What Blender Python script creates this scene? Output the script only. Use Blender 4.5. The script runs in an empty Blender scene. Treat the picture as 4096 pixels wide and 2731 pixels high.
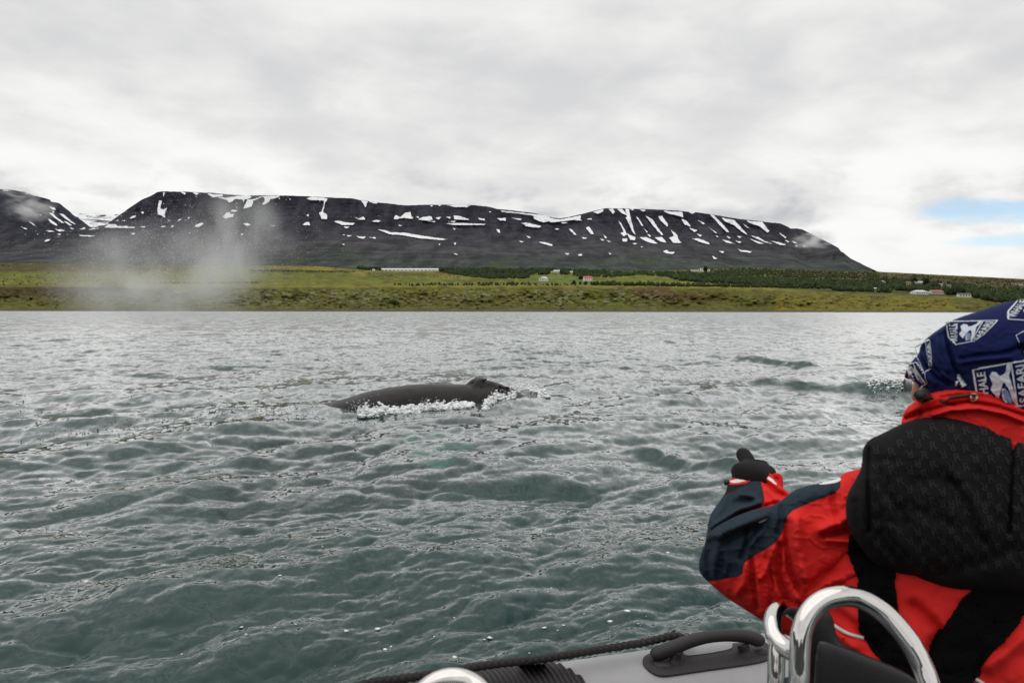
import bpy, bmesh, math, random
import numpy as np
from mathutils import Vector, Matrix, Euler
from mathutils.bvhtree import BVHTree

random.seed(7)
RNG = np.random.default_rng(11)
S = bpy.context.scene
COL = S.collection
PI = math.pi

# ------------------------------------------------------------------ camera
FPX, CX, CY = 3184.0, 2048.0, 1365.5        # photo pixels (4096 wide)
EYE = 1.9                                   # metres above the water
cam_d = bpy.data.cameras.new('camera')
cam = bpy.data.objects.new('camera', cam_d)
COL.objects.link(cam)
cam_d.sensor_width = 36.0
cam_d.lens = 36.0 * FPX / 4096.0
cam_d.clip_start = 0.05
cam_d.clip_end = 60000.0
RM = Matrix.Rotation(math.radians(90 - 2.257), 3, 'X') @ Matrix.Rotation(math.radians(0.084), 3, 'Z')
cam.rotation_euler = RM.to_euler()
cam.location = (0, 0, EYE)
cam_d.dof.use_dof = True
cam_d.dof.focus_distance = 9.0
cam_d.dof.aperture_fstop = 11.0
S.camera = cam
RN = np.array(RM)
EYEV = np.array([0.0, 0.0, EYE])

# ------------------------------------------------------------------ light
SUN_EL, SUN_AZ = math.radians(76), math.radians(-95)     # azimuth from +Y (view), negative = left
world = bpy.data.worlds.new('World')
S.world = world
world.use_nodes = True
world.cycles.sampling_method = 'MANUAL'
world.cycles.sample_map_resolution = 128


def build_sky():
    nt = world.node_tree
    N, L = nt.nodes, nt.links
    N.clear()
    out = N.new('ShaderNodeOutputWorld')
    bg = N.new('ShaderNodeBackground')
    L.new(bg.outputs[0], out.inputs[0])

    def M(op, a, b=None, c=None, clamp=False):
        n = N.new('ShaderNodeMath'); n.operation = op; n.use_clamp = clamp
        for i, v in enumerate((a, b, c)):
            if v is None: continue
            if isinstance(v, (int, float)): n.inputs[i].default_value = v
            else: L.new(v, n.inputs[i])
        return n.outputs[0]

    def MR(v, a, b, c=0.0, d=1.0):
        n = N.new('ShaderNodeMapRange'); n.interpolation_type = 'SMOOTHSTEP'
        L.new(v, n.inputs[0])
        for i, q in enumerate((a, b, c, d)): n.inputs[i + 1].default_value = q
        return n.outputs[0]

    def noise(vec, scale, detail, rough=0.55, dist=0.0):
        n = N.new('ShaderNodeTexNoise')
        n.inputs['Scale'].default_value = scale
        n.inputs['Detail'].default_value = detail
        n.inputs['Roughness'].default_value = rough
        n.inputs['Distortion'].default_value = dist
        L.new(vec, n.inputs['Vector'])
        return n.outputs[0]

    def comb(x, y, z):
        n = N.new('ShaderNodeCombineXYZ')
        for i, v in enumerate((x, y, z)):
            if isinstance(v, (int, float)): n.inputs[i].default_value = v
            else: L.new(v, n.inputs[i])
        return n.outputs[0]

    tc = N.new('ShaderNodeTexCoord')
    sep = N.new('ShaderNodeSeparateXYZ')
    L.new(tc.outputs['Generated'], sep.inputs[0])
    x, y, z = sep.outputs
    zc = M('MAXIMUM', z, 0.0)
    den = M('ADD', zc, 0.22)
    px, py = M('DIVIDE', x, den), M('DIVIDE', y, den)
    plane = comb(px, py, 0.3)
    big = noise(plane, 1.0, 4, 0.5, 0.15)
    fine = noise(plane, 4.0, 4, 0.55, 0.2)
    deck = M('ADD', M('MULTIPLY', big, 0.65), M('MULTIPLY', fine, 0.35))
    bright = MR(deck, 0.36, 0.62, 0.68, 0.90)
    # low puffs above the mountains
    puff = noise(comb(M('MULTIPLY', x, 1.0), M('MULTIPLY', y, 1.0), M('MULTIPLY', z, 2.3)), 9.0, 5, 0.55, 0.2)
    band = M('MULTIPLY', MR(z, 0.02, 0.10), MR(z, 0.20, 0.125))
    dark = M('MULTIPLY', MR(puff, 0.46, 0.66), band)
    bright = M('SUBTRACT', bright, M('MULTIPLY', dark, 0.20))
    glow = M('MULTIPLY', M('MULTIPLY', MR(z, 0.0, 0.08), MR(z, 0.30, 0.14)), 0.07)
    bright = M('ADD', bright, glow)
    ramp = N.new('ShaderNodeMix'); ramp.data_type = 'RGBA'
    L.new(MR(bright, 0.55, 0.9), ramp.inputs[0])
    ramp.inputs[6].default_value = (0.975, 0.985, 1.02, 1)
    ramp.inputs[7].default_value = (1.0, 0.995, 0.98, 1)
    cl = N.new('ShaderNodeVectorMath'); cl.operation = 'SCALE'
    L.new(ramp.outputs[2], cl.inputs[0]); L.new(bright, cl.inputs['Scale'])
    # gaps of blue to the right
    ys = M('MAXIMUM', y, 0.05)
    u, v = M('DIVIDE', x, ys), M('DIVIDE', z, ys)
    wob = M('MULTIPLY', M('SUBTRACT', noise(comb(M('MULTIPLY', u, 3.0), M('MULTIPLY', v, 14.0), 0.0), 3.4, 5, 0.6), 0.5), 2.4)

    def gap(u0, v0, a, b, slope):
        du = M('SUBTRACT', u, u0)
        dv = M('SUBTRACT', M('SUBTRACT', v, v0), M('MULTIPLY', du, slope))
        q = M('ADD', M('POWER', M('ABSOLUTE', M('DIVIDE', du, a)), 2.0), M('POWER', M('ABSOLUTE', M('DIVIDE', dv, b)), 2.0))
        return MR(M('ADD', M('SUBTRACT', 1.0, q), wob), -0.25, 0.95, 0.0, 0.92)
    holes = M('MAXIMUM', gap(0.635, 0.124, 0.14, 0.0175, -0.02), M('MULTIPLY', gap(0.65, 0.089, 0.125, 0.0105, 0.06), 0.85))
    front = MR(y, 0.1, 0.3)
    holes = M('MULTIPLY', holes, front)
    sky = N.new('ShaderNodeTexSky'); sky.sky_type = 'NISHITA'
    sky.sun_disc = False
    sky.altitude = 800
    sky.dust_density = 0.4
    sky.ozone_density = 2.2
    sky.sun_elevation = SUN_EL
    sky.sun_rotation = SUN_AZ
    sk = N.new('ShaderNodeVectorMath'); sk.operation = 'SCALE'
    L.new(sky.outputs[0], sk.inputs[0]); sk.inputs['Scale'].default_value = 0.15
    mix = N.new('ShaderNodeMix'); mix.data_type = 'RGBA'
    L.new(holes, mix.inputs[0])
    L.new(cl.outputs[0], mix.inputs[6]); L.new(sk.outputs[0], mix.inputs[7])
    L.new(mix.outputs[2], bg.inputs[0])
    bg.inputs[1].default_value = 1.0


build_sky()
sun_d = bpy.data.lights.new('sun', 'SUN')
sun_d.energy = 1.0
sun_d.angle = math.radians(90)
sun_d.color = (1.0, 0.96, 0.9)
sun = bpy.data.objects.new('sun', sun_d)
COL.objects.link(sun)
sdir = Vector((math.sin(SUN_AZ) * math.cos(SUN_EL), math.cos(SUN_AZ) * math.cos(SUN_EL), math.sin(SUN_EL)))
sun.rotation_euler = sdir.to_track_quat('Z', 'Y').to_euler()
S.view_settings.view_transform = 'Standard'
S.view_settings.look = 'None'
S.view_settings.exposure = 0.0
S.view_settings.gamma = 1.0
S.view_settings.use_curve_mapping = False
S.cycles.use_denoising = True
S.cycles.max_bounces = 4
S.cycles.diffuse_bounces = 2
S.cycles.glossy_bounces = 2
S.cycles.transmission_bounces = 3
S.cycles.transparent_max_bounces = 8
S.cycles.caustics_reflective = False
S.cycles.caustics_refractive = False
S.cycles.volume_bounces = 3
S.cycles.volume_step_rate = 2.0
S.cycles.volume_max_steps = 96

# ------------------------------------------------------------------ helpers


def ray(px, py):
    px, py = np.asarray(px, float), np.asarray(py, float)
    v = np.stack([(px - CX) / FPX, -(py - CY) / FPX, -np.ones_like(px)], -1)
    return v @ RN.T


def C(px, py, d):
    """world point(s) seen at photo pixel (px,py) at depth d metres"""
    r = ray(px, py)
    return EYEV + r * np.asarray(d, float)[..., None]


def G(px, py, z=0.0):
    """world point(s) where the view ray meets height z"""
    r = ray(px, py)
    return EYEV + r * ((z - EYE) / r[..., 2])[..., None]


def project(P):
    q = (np.asarray(P) - EYEV) @ RN
    return CX - q[..., 0] / q[..., 2] * FPX, CY + q[..., 1] / q[..., 2] * FPX


_perm = np.random.default_rng(5).random((512, 512))


def vnoise(x, y, seed=0):
    x, y = np.asarray(x, float) + seed * 17.3, np.asarray(y, float) + seed * 31.7
    xi, yi = np.floor(x).astype(int), np.floor(y).astype(int)
    fx, fy = x - xi, y - yi
    fx, fy = fx * fx * fx * (fx * (fx * 6 - 15) + 10), fy * fy * fy * (fy * (fy * 6 - 15) + 10)
    g = lambda a, b: _perm[a % 512, b % 512]
    return (g(xi, yi) * (1 - fx) + g(xi + 1, yi) * fx) * (1 - fy) + (g(xi, yi + 1) * (1 - fx) + g(xi + 1, yi + 1) * fx) * fy


def fbm(x, y, octv=4, seed=0, gain=0.5):
    s, a, t = 0.0, 1.0, 0.0
    for i in range(octv):
        s = s + a * vnoise(x * 2 ** i, y * 2 ** i, seed + i * 3); t += a; a *= gain
    return s / t * 2 - 1


def srgb(r, g, b):
    f = lambda c: (c / 255 / 12.92) if c / 255 <= 0.04045 else ((c / 255 + 0.055) / 1.055) ** 2.4
    return (f(r), f(g), f(b))


def link(o, parent=None):
    COL.objects.link(o)
    if parent is not None:
        o.parent = parent
    return o


def mesh_np(name, V, F, mat=None, parent=None, smooth=True, attrs=None, cols=None):
    V = np.asarray(V, np.float32)
    me = bpy.data.meshes.new(name)
    if isinstance(F, np.ndarray):
        F = np.asarray(F, np.int32)
        n, k = F.shape
        me.vertices.add(len(V)); me.vertices.foreach_set('co', V.ravel())
        me.loops.add(n * k); me.loops.foreach_set('vertex_index', F.ravel())
        me.polygons.add(n)
        me.polygons.foreach_set('loop_start', np.arange(0, n * k, k, dtype=np.int32))
        me.update(calc_edges=True)
    else:
        me.from_pydata(V.tolist(), [], F)
    if smooth:
        me.polygons.foreach_set('use_smooth', np.ones(len(me.polygons), bool))
    for nm, a in (attrs or {}).items():
        at = me.attributes.new(nm, 'FLOAT', 'POINT'); at.data.foreach_set('value', np.asarray(a, np.float32))
    for nm, a in (cols or {}).items():
        at = me.attributes.new(nm, 'FLOAT_COLOR', 'POINT')
        a = np.asarray(a, np.float32)
        if a.shape[1] == 3: a = np.concatenate([a, np.ones((len(a), 1), np.float32)], 1)
        at.data.foreach_set('color', a.ravel())
    me.validate()
    if mat: me.materials.append(mat)
    o = bpy.data.objects.new(name, me)
    return link(o, parent)


def tag(o, label=None, cat=None, group=None, kind=None):
    if label: o['label'] = label
    if cat: o['category'] = cat
    if group: o['group'] = group
    if kind: o['kind'] = kind
    return o


def empty(name, loc=(0, 0, 0), rz=0.0):
    o = bpy.data.objects.new(name, None)
    o.location = loc; o.rotation_euler = (0, 0, rz)
    o.empty_display_size = 0.1
    return link(o)


class Nodes:
    def __init__(self, name):
        self.m = bpy.data.materials.new(name)
        self.m.use_nodes = True
        self.nt = self.m.node_tree
        self.N, self.L = self.nt.nodes, self.nt.links
        self.N.clear()
        self.out = self.N.new('ShaderNodeOutputMaterial')

    def new(self, t, **kw):
        n = self.N.new(t)
        for k, v in kw.items(): setattr(n, k, v)
        return n

    def put(self, sock, v):
        if hasattr(v, 'is_linked') or isinstance(v, bpy.types.NodeSocket): self.L.new(v, sock)
        elif isinstance(v, tuple) and len(v) == 3 and sock.type == 'RGBA': sock.default_value = (*v, 1)
        else: sock.default_value = v

    def math(self, op, a, b=None, c=None, clamp=False):
        n = self.new('ShaderNodeMath', operation=op, use_clamp=clamp)
        for i, v in enumerate((a, b, c)):
            if v is not None: self.put(n.inputs[i], v)
        return n.outputs[0]

    def rng(self, v, a, b, c=0.0, d=1.0, smooth=True):
        n = self.new('ShaderNodeMapRange', interpolation_type='SMOOTHSTEP' if smooth else 'LINEAR')
        self.put(n.inputs[0], v)
        for i, q in enumerate((a, b, c, d)): self.put(n.inputs[i + 1], q)
        return n.outputs[0]

    def mix(self, f, a, b, mode='MIX'):
        n = self.new('ShaderNodeMix', data_type='RGBA', blend_type=mode)
        self.put(n.inputs[0], f); self.put(n.inputs[6], a); self.put(n.inputs[7], b)
        return n.outputs[2]

    def attr(self, name, col=False):
        n = self.new('ShaderNodeAttribute', attribute_name=name)
        return n.outputs['Color' if col else 'Fac']

    def coord(self, kind='Object', scale=None):
        s = self.new('ShaderNodeTexCoord').outputs[kind]
        if scale is None: return s
        n = self.new('ShaderNodeMapping'); self.L.new(s, n.inputs[0]); n.inputs['Scale'].default_value = scale
        return n.outputs[0]

    def pos(self, scale=None, rot=0.0):
        s = self.new('ShaderNodeNewGeometry').outputs['Position']
        if scale is None: return s
        n = self.new('ShaderNodeMapping'); self.L.new(s, n.inputs[0]); n.inputs['Scale'].default_value = scale
        n.inputs['Rotation'].default_value = (0, 0, rot)
        return n.outputs[0]

    def noise(self, vec, scale, detail=4, rough=0.55, dist=0.0):
        n = self.new('ShaderNodeTexNoise')
        self.put(n.inputs['Vector'], vec)
        for k, v in (('Scale', scale), ('Detail', detail), ('Roughness', rough), ('Distortion', dist)):
            self.put(n.inputs[k], v)
        return n.outputs[0]

    def bump(self, h, strength=0.3, dist=0.01, normal=None):
        n = self.new('ShaderNodeBump')
        n.inputs['Strength'].default_value = strength
        n.inputs['Distance'].default_value = dist
        self.L.new(h, n.inputs['Height'])
        if normal is not None: self.L.new(normal, n.inputs['Normal'])
        return n.outputs[0]

    def principled(self, color, rough=0.6, metal=0.0, normal=None, spec=0.5, **kw):
        n = self.new('ShaderNodeBsdfPrincipled')
        self.put(n.inputs['Base Color'], color)
        self.put(n.inputs['Roughness'], rough)
        self.put(n.inputs['Metallic'], metal)
        n.inputs['Specular IOR Level'].default_value = spec
        for k, v in kw.items(): self.put(n.inputs[k], v)
        if normal is not None: self.L.new(normal, n.inputs['Normal'])
        self.L.new(n.outputs[0], self.out.inputs[0])
        return n


def plain(name, color, rough=0.6, metal=0.0, nscale=40.0, amount=0.12, bump=0.0, bdist=0.002, spec=0.5):
    a = Nodes(name)
    nz = a.noise(a.coord('Object'), nscale, 5)
    c = a.mix(a.rng(nz, 0.3, 0.7), tuple(x * (1 - amount) for x in color), tuple(min(1, x * (1 + amount)) for x in color))
    nrm = a.bump(nz, bump, bdist) if bump else None
    a.principled(c, rough, metal, nrm, spec)
    return a.m


# ---- 2-D polygon tools (photo pixels) --------------------------------------


def chaikin(P, n=2):
    P = np.asarray(P, float)
    for _ in range(n):
        Q = np.roll(P, -1, 0)
        P = np.stack([0.75 * P + 0.25 * Q, 0.25 * P + 0.75 * Q], 1).reshape(-1, 2)
    return P


def inside(P, x, y):
    r = np.zeros(x.shape, bool)
    Q = np.roll(P, -1, 0)
    for (x0, y0), (x1, y1) in zip(P, Q):
        c = (y0 > y) != (y1 > y)
        if y1 != y0:
            r ^= c & (x < (x1 - x0) * (y - y0) / (y1 - y0) + x0)
    return r


def seg_near(A, B, x, y):
    """distance and nearest point from points to polyline segments A->B"""
    best = np.full(x.shape, 1e18); nx, ny = x.copy(), y.copy()
    for (x0, y0), (x1, y1) in zip(A, B):
        dx, dy = x1 - x0, y1 - y0
        t = np.clip(((x - x0) * dx + (y - y0) * dy) / (dx * dx + dy * dy + 1e-12), 0, 1)
        qx, qy = x0 + t * dx, y0 + t * dy
        d = (x - qx) ** 2 + (y - qy) ** 2
        m = d < best
        best = np.where(m, d, best); nx = np.where(m, qx, nx); ny = np.where(m, qy, ny)
    return np.sqrt(best), nx, ny


def sdf(P, x, y):
    P = np.asarray(P, float)
    d, _, _ = seg_near(P, np.roll(P, -1, 0), x, y)
    return np.where(inside(P, x, y), d, -d)


def poly_grid(P, step):
    P = np.asarray(P, float)
    x0, y0 = P.min(0) - step; x1, y1 = P.max(0) + step
    gx = np.arange(x0, x1 + step, step); gy = np.arange(y0, y1 + step, step)
    X, Y = np.meshgrid(gx, gy)
    ins = inside(P, X, Y)
    cell = ins[:-1, :-1] | ins[1:, :-1] | ins[:-1, 1:] | ins[1:, 1:]
    used = np.zeros_like(ins)
    used[:-1, :-1] |= cell; used[1:, :-1] |= cell; used[:-1, 1:] |= cell; used[1:, 1:] |= cell
    idx = -np.ones(ins.shape, int); idx[used] = np.arange(used.sum())
    px, py = X[used].copy(), Y[used].copy()
    inn = ins[used]
    o = ~inn
    if o.any():
        _, nx, ny = seg_near(P, np.roll(P, -1, 0), px[o], py[o])
        px[o], py[o] = nx, ny
    r, c = np.nonzero(cell)
    F = np.stack([idx[r, c], idx[r + 1, c], idx[r + 1, c + 1], idx[r, c + 1]], 1)
    return px, py, inn, F, ins, used


def poisson(ins):
    """solve lap(h) = -1 inside, h = 0 outside (unit cells) by conjugate gradients"""
    m = ins.astype(float)

    def A(v):
        w = np.pad(v, 1)
        return (4 * v - w[:-2, 1:-1] - w[2:, 1:-1] - w[1:-1, :-2] - w[1:-1, 2:]) * m
    x = np.zeros_like(m); r = m.copy(); p = r.copy(); rs = (r * r).sum()
    for _ in range(600):
        Ap = A(p); al = rs / ((p * Ap).sum() + 1e-20)
        x += al * p; r -= al * Ap
        rn = (r * r).sum()
        if rn < 1e-7 * m.sum(): break
        p = r + rn / rs * p; rs = rn
    return x


def inflate(name, poly, d0, mat, parent, kf=1.0, kb=1.0, step=7.0, strokes=(), regions=None, zcap=None, sk=1.6, rg=0.9, smooth=2, wr=0.0, seed=0):
    """a closed, padded body whose outline is poly; d0(px,py) = depth of its mid surface"""
    P = chaikin(poly, smooth)
    px, py, inn, F, ins, used = poly_grid(P, step)
    h = poisson(ins)[used]
    d = d0(px, py)
    z = np.sqrt(np.maximum(2 * h, 0)) * step / FPX * d
    if zcap: z = zcap * np.tanh(z / zcap)
    edge = np.clip(z / 0.02, 0, 1)
    disp = np.zeros_like(z)
    for pts, w, amp in strokes:
        pts = np.asarray(pts, float)
        dist, _, _ = seg_near(pts[:-1], pts[1:], px, py)
        disp += sk * amp * np.exp(-(dist / ((0.85 if sk > 1 else 1.3) * w)) ** 2)
    if wr:
        disp += wr * fbm(px / 90.0, py / 90.0, 3, seed)
        wx_ = px + 30 * fbm(px / 70.0, py / 70.0, 2, seed + 4)
        disp += wr * rg * (np.clip(1 - np.abs(fbm((wx_ + py * .4) / 70.0, (py - wx_ * .3) / 38.0, 2, seed + 7)) * 3.2, 0, 1) ** 1.5 - 0.3)
    zf = np.where(inn, z * kf + disp * edge, 0)
    zb = np.where(inn, z * kb, 0)
    Vf = C(px, py, d - zf)
    nb = np.nonzero(inn)[0]
    back = np.arange(len(px)); back[nb] = len(px) + np.arange(len(nb))
    Vb = C(px, py, d + zb)[nb]
    Fb = back[F][:, ::-1]
    keep = ~((back[F] == F).all(1))
    V = np.concatenate([Vf, Vb]); FF = np.concatenate([F, Fb[keep]])
    ax, ay = np.concatenate([px, px[nb]]), np.concatenate([py, py[nb]])
    attrs = {k: np.max([sdf(chaikin(q, 1), ax, ay) for q in polys], 0) for k, polys in (regions or {}).items()}
    o = mesh_np(name, V, FF, mat, parent, True, attrs)
    o['_'] = 0; del o['_']
    return o, (V, FF)


def bvh(*objs):
    V, F = [], []
    for o in objs:
        n = len(V)
        V += [o.matrix_world @ v.co for v in o.data.vertices]
        F += [tuple(n + i for i in p.vertices) for p in o.data.polygons]
    return BVHTree.FromPolygons(V, F)


def drape_pts(tree, px, py, off, fallback):
    P = np.zeros((len(px), 3)); rr = ray(px, py)
    for i, r in enumerate(rr):
        v = Vector(r)
        hit, n, _, dist = tree.ray_cast(Vector(EYEV), v.normalized())
        if hit is None:
            P[i] = EYEV + r * fallback
        else:
            if n.dot(v) > 0: n = -n
            P[i] = np.array(hit + n * off)
            fallback = (np.array(hit) - EYEV) @ r / (r @ r)
    return P


def drape_poly(name, tree, poly, off, mat, parent, step=6.0, smooth=1, thick=0.0, fallback=1.2, shape=None):
    P = chaikin(poly, smooth) if smooth else np.asarray(poly, float)
    px, py, inn, F, ins, used = poly_grid(P, step)
    o = off if shape is None else off
    V = drape_pts(tree, px, py, off, fallback)
    if shape is not None: V = shape(V, px, py)
    if thick:
        V0 = drape_pts(tree, px, py, off - thick, fallback)
        n = len(V)
        edges = {}
        for f in F:
            for a, b in ((f[0], f[1]), (f[1], f[2]), (f[2], f[3]), (f[3], f[0])):
                edges[(a, b)] = 1
        rim = [(a, b) for a, b in edges if (b, a) not in edges]
        Fr = np.array([(b, a, a + n, b + n) for a, b in rim])
        V = np.concatenate([V, V0]); F = np.concatenate([F, Fr])
    return mesh_np(name, V, F, mat, parent)


def catmull(P, n):
    P = np.asarray(P, float)
    Q = np.concatenate([[2 * P[0] - P[1]], P, [2 * P[-1] - P[-2]]])
    t = np.linspace(0, len(P) - 1 - 1e-9, n)
    i = t.astype(int); f = (t - i)[:, None]
    a, b, c, d = Q[i], Q[i + 1], Q[i + 2], Q[i + 3]
    return 0.5 * (2 * b + (c - a) * f + (2 * a - 5 * b + 4 * c - d) * f ** 2 + (3 * b - a - 3 * c + d) * f ** 3)


def tube(pts, rad, n=60, k=14, mod=None, caps=True):
    """swept tube; returns V, F"""
    P = catmull(pts, n) if n else np.asarray(pts, float)
    n = len(P)
    R = np.interp(np.linspace(0, 1, n), np.linspace(0, 1, len(np.atleast_1d(rad))), np.atleast_1d(rad)) if np.ndim(rad) else np.full(n, rad)
    T = np.gradient(P, axis=0); T /= np.linalg.norm(T, axis=1, keepdims=True) + 1e-12
    up = np.array([0, 0, 1.0]) if abs(T[0][2]) < 0.9 else np.array([1.0, 0, 0])
    U = np.zeros_like(P); u = np.cross(T[0], up); u /= np.linalg.norm(u)
    for i in range(n):
        u = u - T[i] * (u @ T[i]); u /= np.linalg.norm(u); U[i] = u
    W = np.cross(T, U)
    th = np.arange(k) / k * 2 * PI
    sl = np.concatenate([[0], np.cumsum(np.linalg.norm(np.diff(P, axis=0), axis=1))])
    rr = R[:, None] * np.ones(k)
    if mod is not None: rr = rr * mod(sl[:, None], th[None, :])
    V = P[:, None] + rr[..., None] * (np.cos(th)[None, :, None] * U[:, None] + np.sin(th)[None, :, None] * W[:, None])
    V = V.reshape(-1, 3)
    i, j = np.meshgrid(np.arange(n - 1), np.arange(k), indexing='ij')
    a = i * k + j; b = i * k + (j + 1) % k
    F = np.stack([a, b, b + k, a + k], -1).reshape(-1, 4)
    if caps:
        m = len(V)
        V = np.concatenate([V, [P[0]], [P[-1]]])
        j = np.arange(k); jn = (j + 1) % k
        c0 = np.stack([np.full(k, m), jn, j, np.full(k, m)], 1)
        c1 = np.stack([np.full(k, m + 1), (n - 1) * k + j, (n - 1) * k + jn, np.full(k, m + 1)], 1)
        return V, [tuple(f) for f in F.tolist()] + [tuple(f[:3]) for f in c0.tolist()] + [tuple(f[:3]) for f in c1.tolist()]
    return V, F


def join(parts):
    V, F, n = [], [], 0
    for v, f in parts:
        V.append(np.asarray(v)); F += [tuple(int(i) + n for i in q) for q in (f.tolist() if isinstance(f, np.ndarray) else f)]
        n += len(v)
    return np.concatenate(V), F


def box(x0, x1, y0, y1, z0, z1):
    V = [(x, y, z) for z in (z0, z1) for y in (y0, y1) for x in (x0, x1)]
    F = [(0, 2, 3, 1), (4, 5, 7, 6), (0, 1, 5, 4), (2, 6, 7, 3), (0, 4, 6, 2), (1, 3, 7, 5)]
    return np.array(V, float), F


def skin_mesh(name, verts, edges, radii, mat, parent, sub=2, root=0):
    me = bpy.data.meshes.new(name)
    me.from_pydata([tuple(v) for v in verts], edges, [])
    o = bpy.data.objects.new(name, me); COL.objects.link(o)
    o.modifiers.new('skin', 'SKIN')
    for i, r in enumerate(radii):
        me.skin_vertices[0].data[i].radius = (r, r) if np.isscalar(r) else r
        me.skin_vertices[0].data[i].use_root = (i == root)
    s = o.modifiers.new('sub', 'SUBSURF'); s.levels = sub; s.render_levels = sub
    dg = bpy.context.evaluated_depsgraph_get()
    me2 = bpy.data.meshes.new_from_object(o.evaluated_get(dg))
    me2.name = name
    bpy.data.objects.remove(o); bpy.data.meshes.remove(me)
    me2.materials.clear(); me2.materials.append(mat)
    me2.polygons.foreach_set('use_smooth', np.ones(len(me2.polygons), bool))
    o = bpy.data.objects.new(name, me2)
    return link(o, parent)


def text_tris(s, bold=0.0):
    c = bpy.data.curves.new('t', 'FONT'); c.body = s; c.offset = bold; c.resolution_u = 3
    o = bpy.data.objects.new('t', c); COL.objects.link(o)
    dg = bpy.context.evaluated_depsgraph_get()
    me = bpy.data.meshes.new_from_object(o.evaluated_get(dg))
    bm = bmesh.new(); bm.from_mesh(me)
    bmesh.ops.triangulate(bm, faces=bm.faces)
    for _ in range(2):
        es = [e for e in bm.edges if e.calc_length() > 0.18]
        if es: bmesh.ops.subdivide_edges(bm, edges=es, cuts=1)
        bmesh.ops.triangulate(bm, faces=bm.faces)
    V = np.array([v.co[:2] for v in bm.verts]); F = [tuple(v.index for v in f.verts) for f in bm.faces]
    bm.free(); bpy.data.objects.remove(o); bpy.data.curves.remove(c); bpy.data.meshes.remove(me)
    lo, hi = V.min(0), V.max(0)
    return (V - lo) / (hi - lo), F, (hi - lo)


_ico = bmesh.new(); bmesh.ops.create_icosphere(_ico, subdivisions=1, radius=1)
ICO_V = np.array([v.co[:] for v in _ico.verts]); ICO_F = np.array([[v.index for v in f.verts] for f in _ico.faces]); _ico.free()
_ico = bmesh.new(); bmesh.ops.create_icosphere(_ico, subdivisions=2, radius=1)
ICO2_V = np.array([v.co[:] for v in _ico.verts]); ICO2_F = np.array([[v.index for v in f.verts] for f in _ico.faces]); _ico.free()
OCT_V = np.array([(1, 0, 0), (-1, 0, 0), (0, 1, 0), (0, -1, 0), (0, 0, 1), (0, 0, -1)], float)
OCT_F = np.array([(0, 2, 4), (2, 1, 4), (1, 3, 4), (3, 0, 4), (2, 0, 5), (1, 2, 5), (3, 1, 5), (0, 3, 5)])


def blobs(pos, rad, base=(ICO_V, ICO_F), jitter=0.0):
    bv, bf = base
    pos = np.asarray(pos); rad = np.asarray(rad)
    if rad.ndim == 1: rad = np.repeat(rad[:, None], 3, 1)
    V = pos[:, None] + bv[None] * rad[:, None]
    if jitter: V = V + RNG.normal(0, 1, V.shape) * rad[:, None] * jitter
    F = bf[None] + (np.arange(len(pos)) * len(bv))[:, None, None]
    return V.reshape(-1, 3), F.reshape(-1, bf.shape[1])

# ================================================================== WATER
def ocean_tile(N, L, V, wdir, lmin, lmax, seed, slope):
    g = np.random.default_rng(seed)
    k1 = np.fft.fftfreq(N, L / N) * 2 * PI
    KX, KY = np.meshgrid(k1, k1)
    K = np.hypot(KX, KY); K[0, 0] = 1e-6
    Lw = V * V / 9.81
    ang = np.arctan2(KY, KX) - math.atan2(wdir[1], wdir[0])
    P = np.exp(-1 / (K * Lw) ** 2) / K ** 3.7 * (0.10 + np.cos(ang) ** 2) * np.where(np.cos(ang) < 0, 0.35, 1)
    P = P * (K > 2 * PI / lmax) * np.exp(-(K * lmin / (2 * PI)) ** 4)
    H = np.sqrt(P) * (g.normal(size=(N, N)) + 1j * g.normal(size=(N, N)))
    h = np.fft.ifft2(H).real
    dx = np.fft.ifft2(-1j * KX / K * H).real
    dy = np.fft.ifft2(-1j * KY / K * H).real
    gx = np.fft.ifft2(1j * KX * H).real; gy = np.fft.ifft2(1j * KY * H).real
    s = slope / math.sqrt((gx ** 2 + gy ** 2).mean())
    return h * s, dx * s, dy * s


def tile_sample(T, L, x, y):
    N = T.shape[0]
    fx, fy = np.mod(x / L, 1) * N, np.mod(y / L, 1) * N
    i, j = fx.astype(int), fy.astype(int)
    a, b = fx - i, fy - j
    i %= N; j %= N; i1, j1 = (i + 1) % N, (j + 1) % N
    return (T[j, i] * (1 - a) + T[j, i1] * a) * (1 - b) + (T[j1, i] * (1 - a) + T[j1, i1] * a) * b


WD = np.array([0.62, -0.78])
T1 = ocean_tile(2048, 47.0, 3.1, WD, 0.085, 6.0, 3, 0.185)
T2 = ocean_tile(1024, 6.3, 3.7, WD, 0.022, 0.13, 4, 0.13)
T3 = ocean_tile(512, 173.0, 5.0, WD, 1.2, 16.0, 9, 0.035)

# whale swell: humps pushed up by the animal; line features, in metres
_bow = G(np.array([1985., 2060., 2190., 2300.]), np.array([1632., 1612., 1592., 1588.]))
_wk = G(np.array([3050., 3200., 3400., 3620.]), np.array([1538., 1552., 1567., 1584.]))
_wk2 = G(np.array([2970., 3080., 3220.]), np.array([1442., 1452., 1460.]))
_wk3 = G(np.array([2560., 2700., 2840., 2930.]), np.array([1800., 1830., 1862., 1868.]))


def fb01(x, y, s):
    return 0.5 + 0.5 * fbm(x, y, 2, s)


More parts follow.
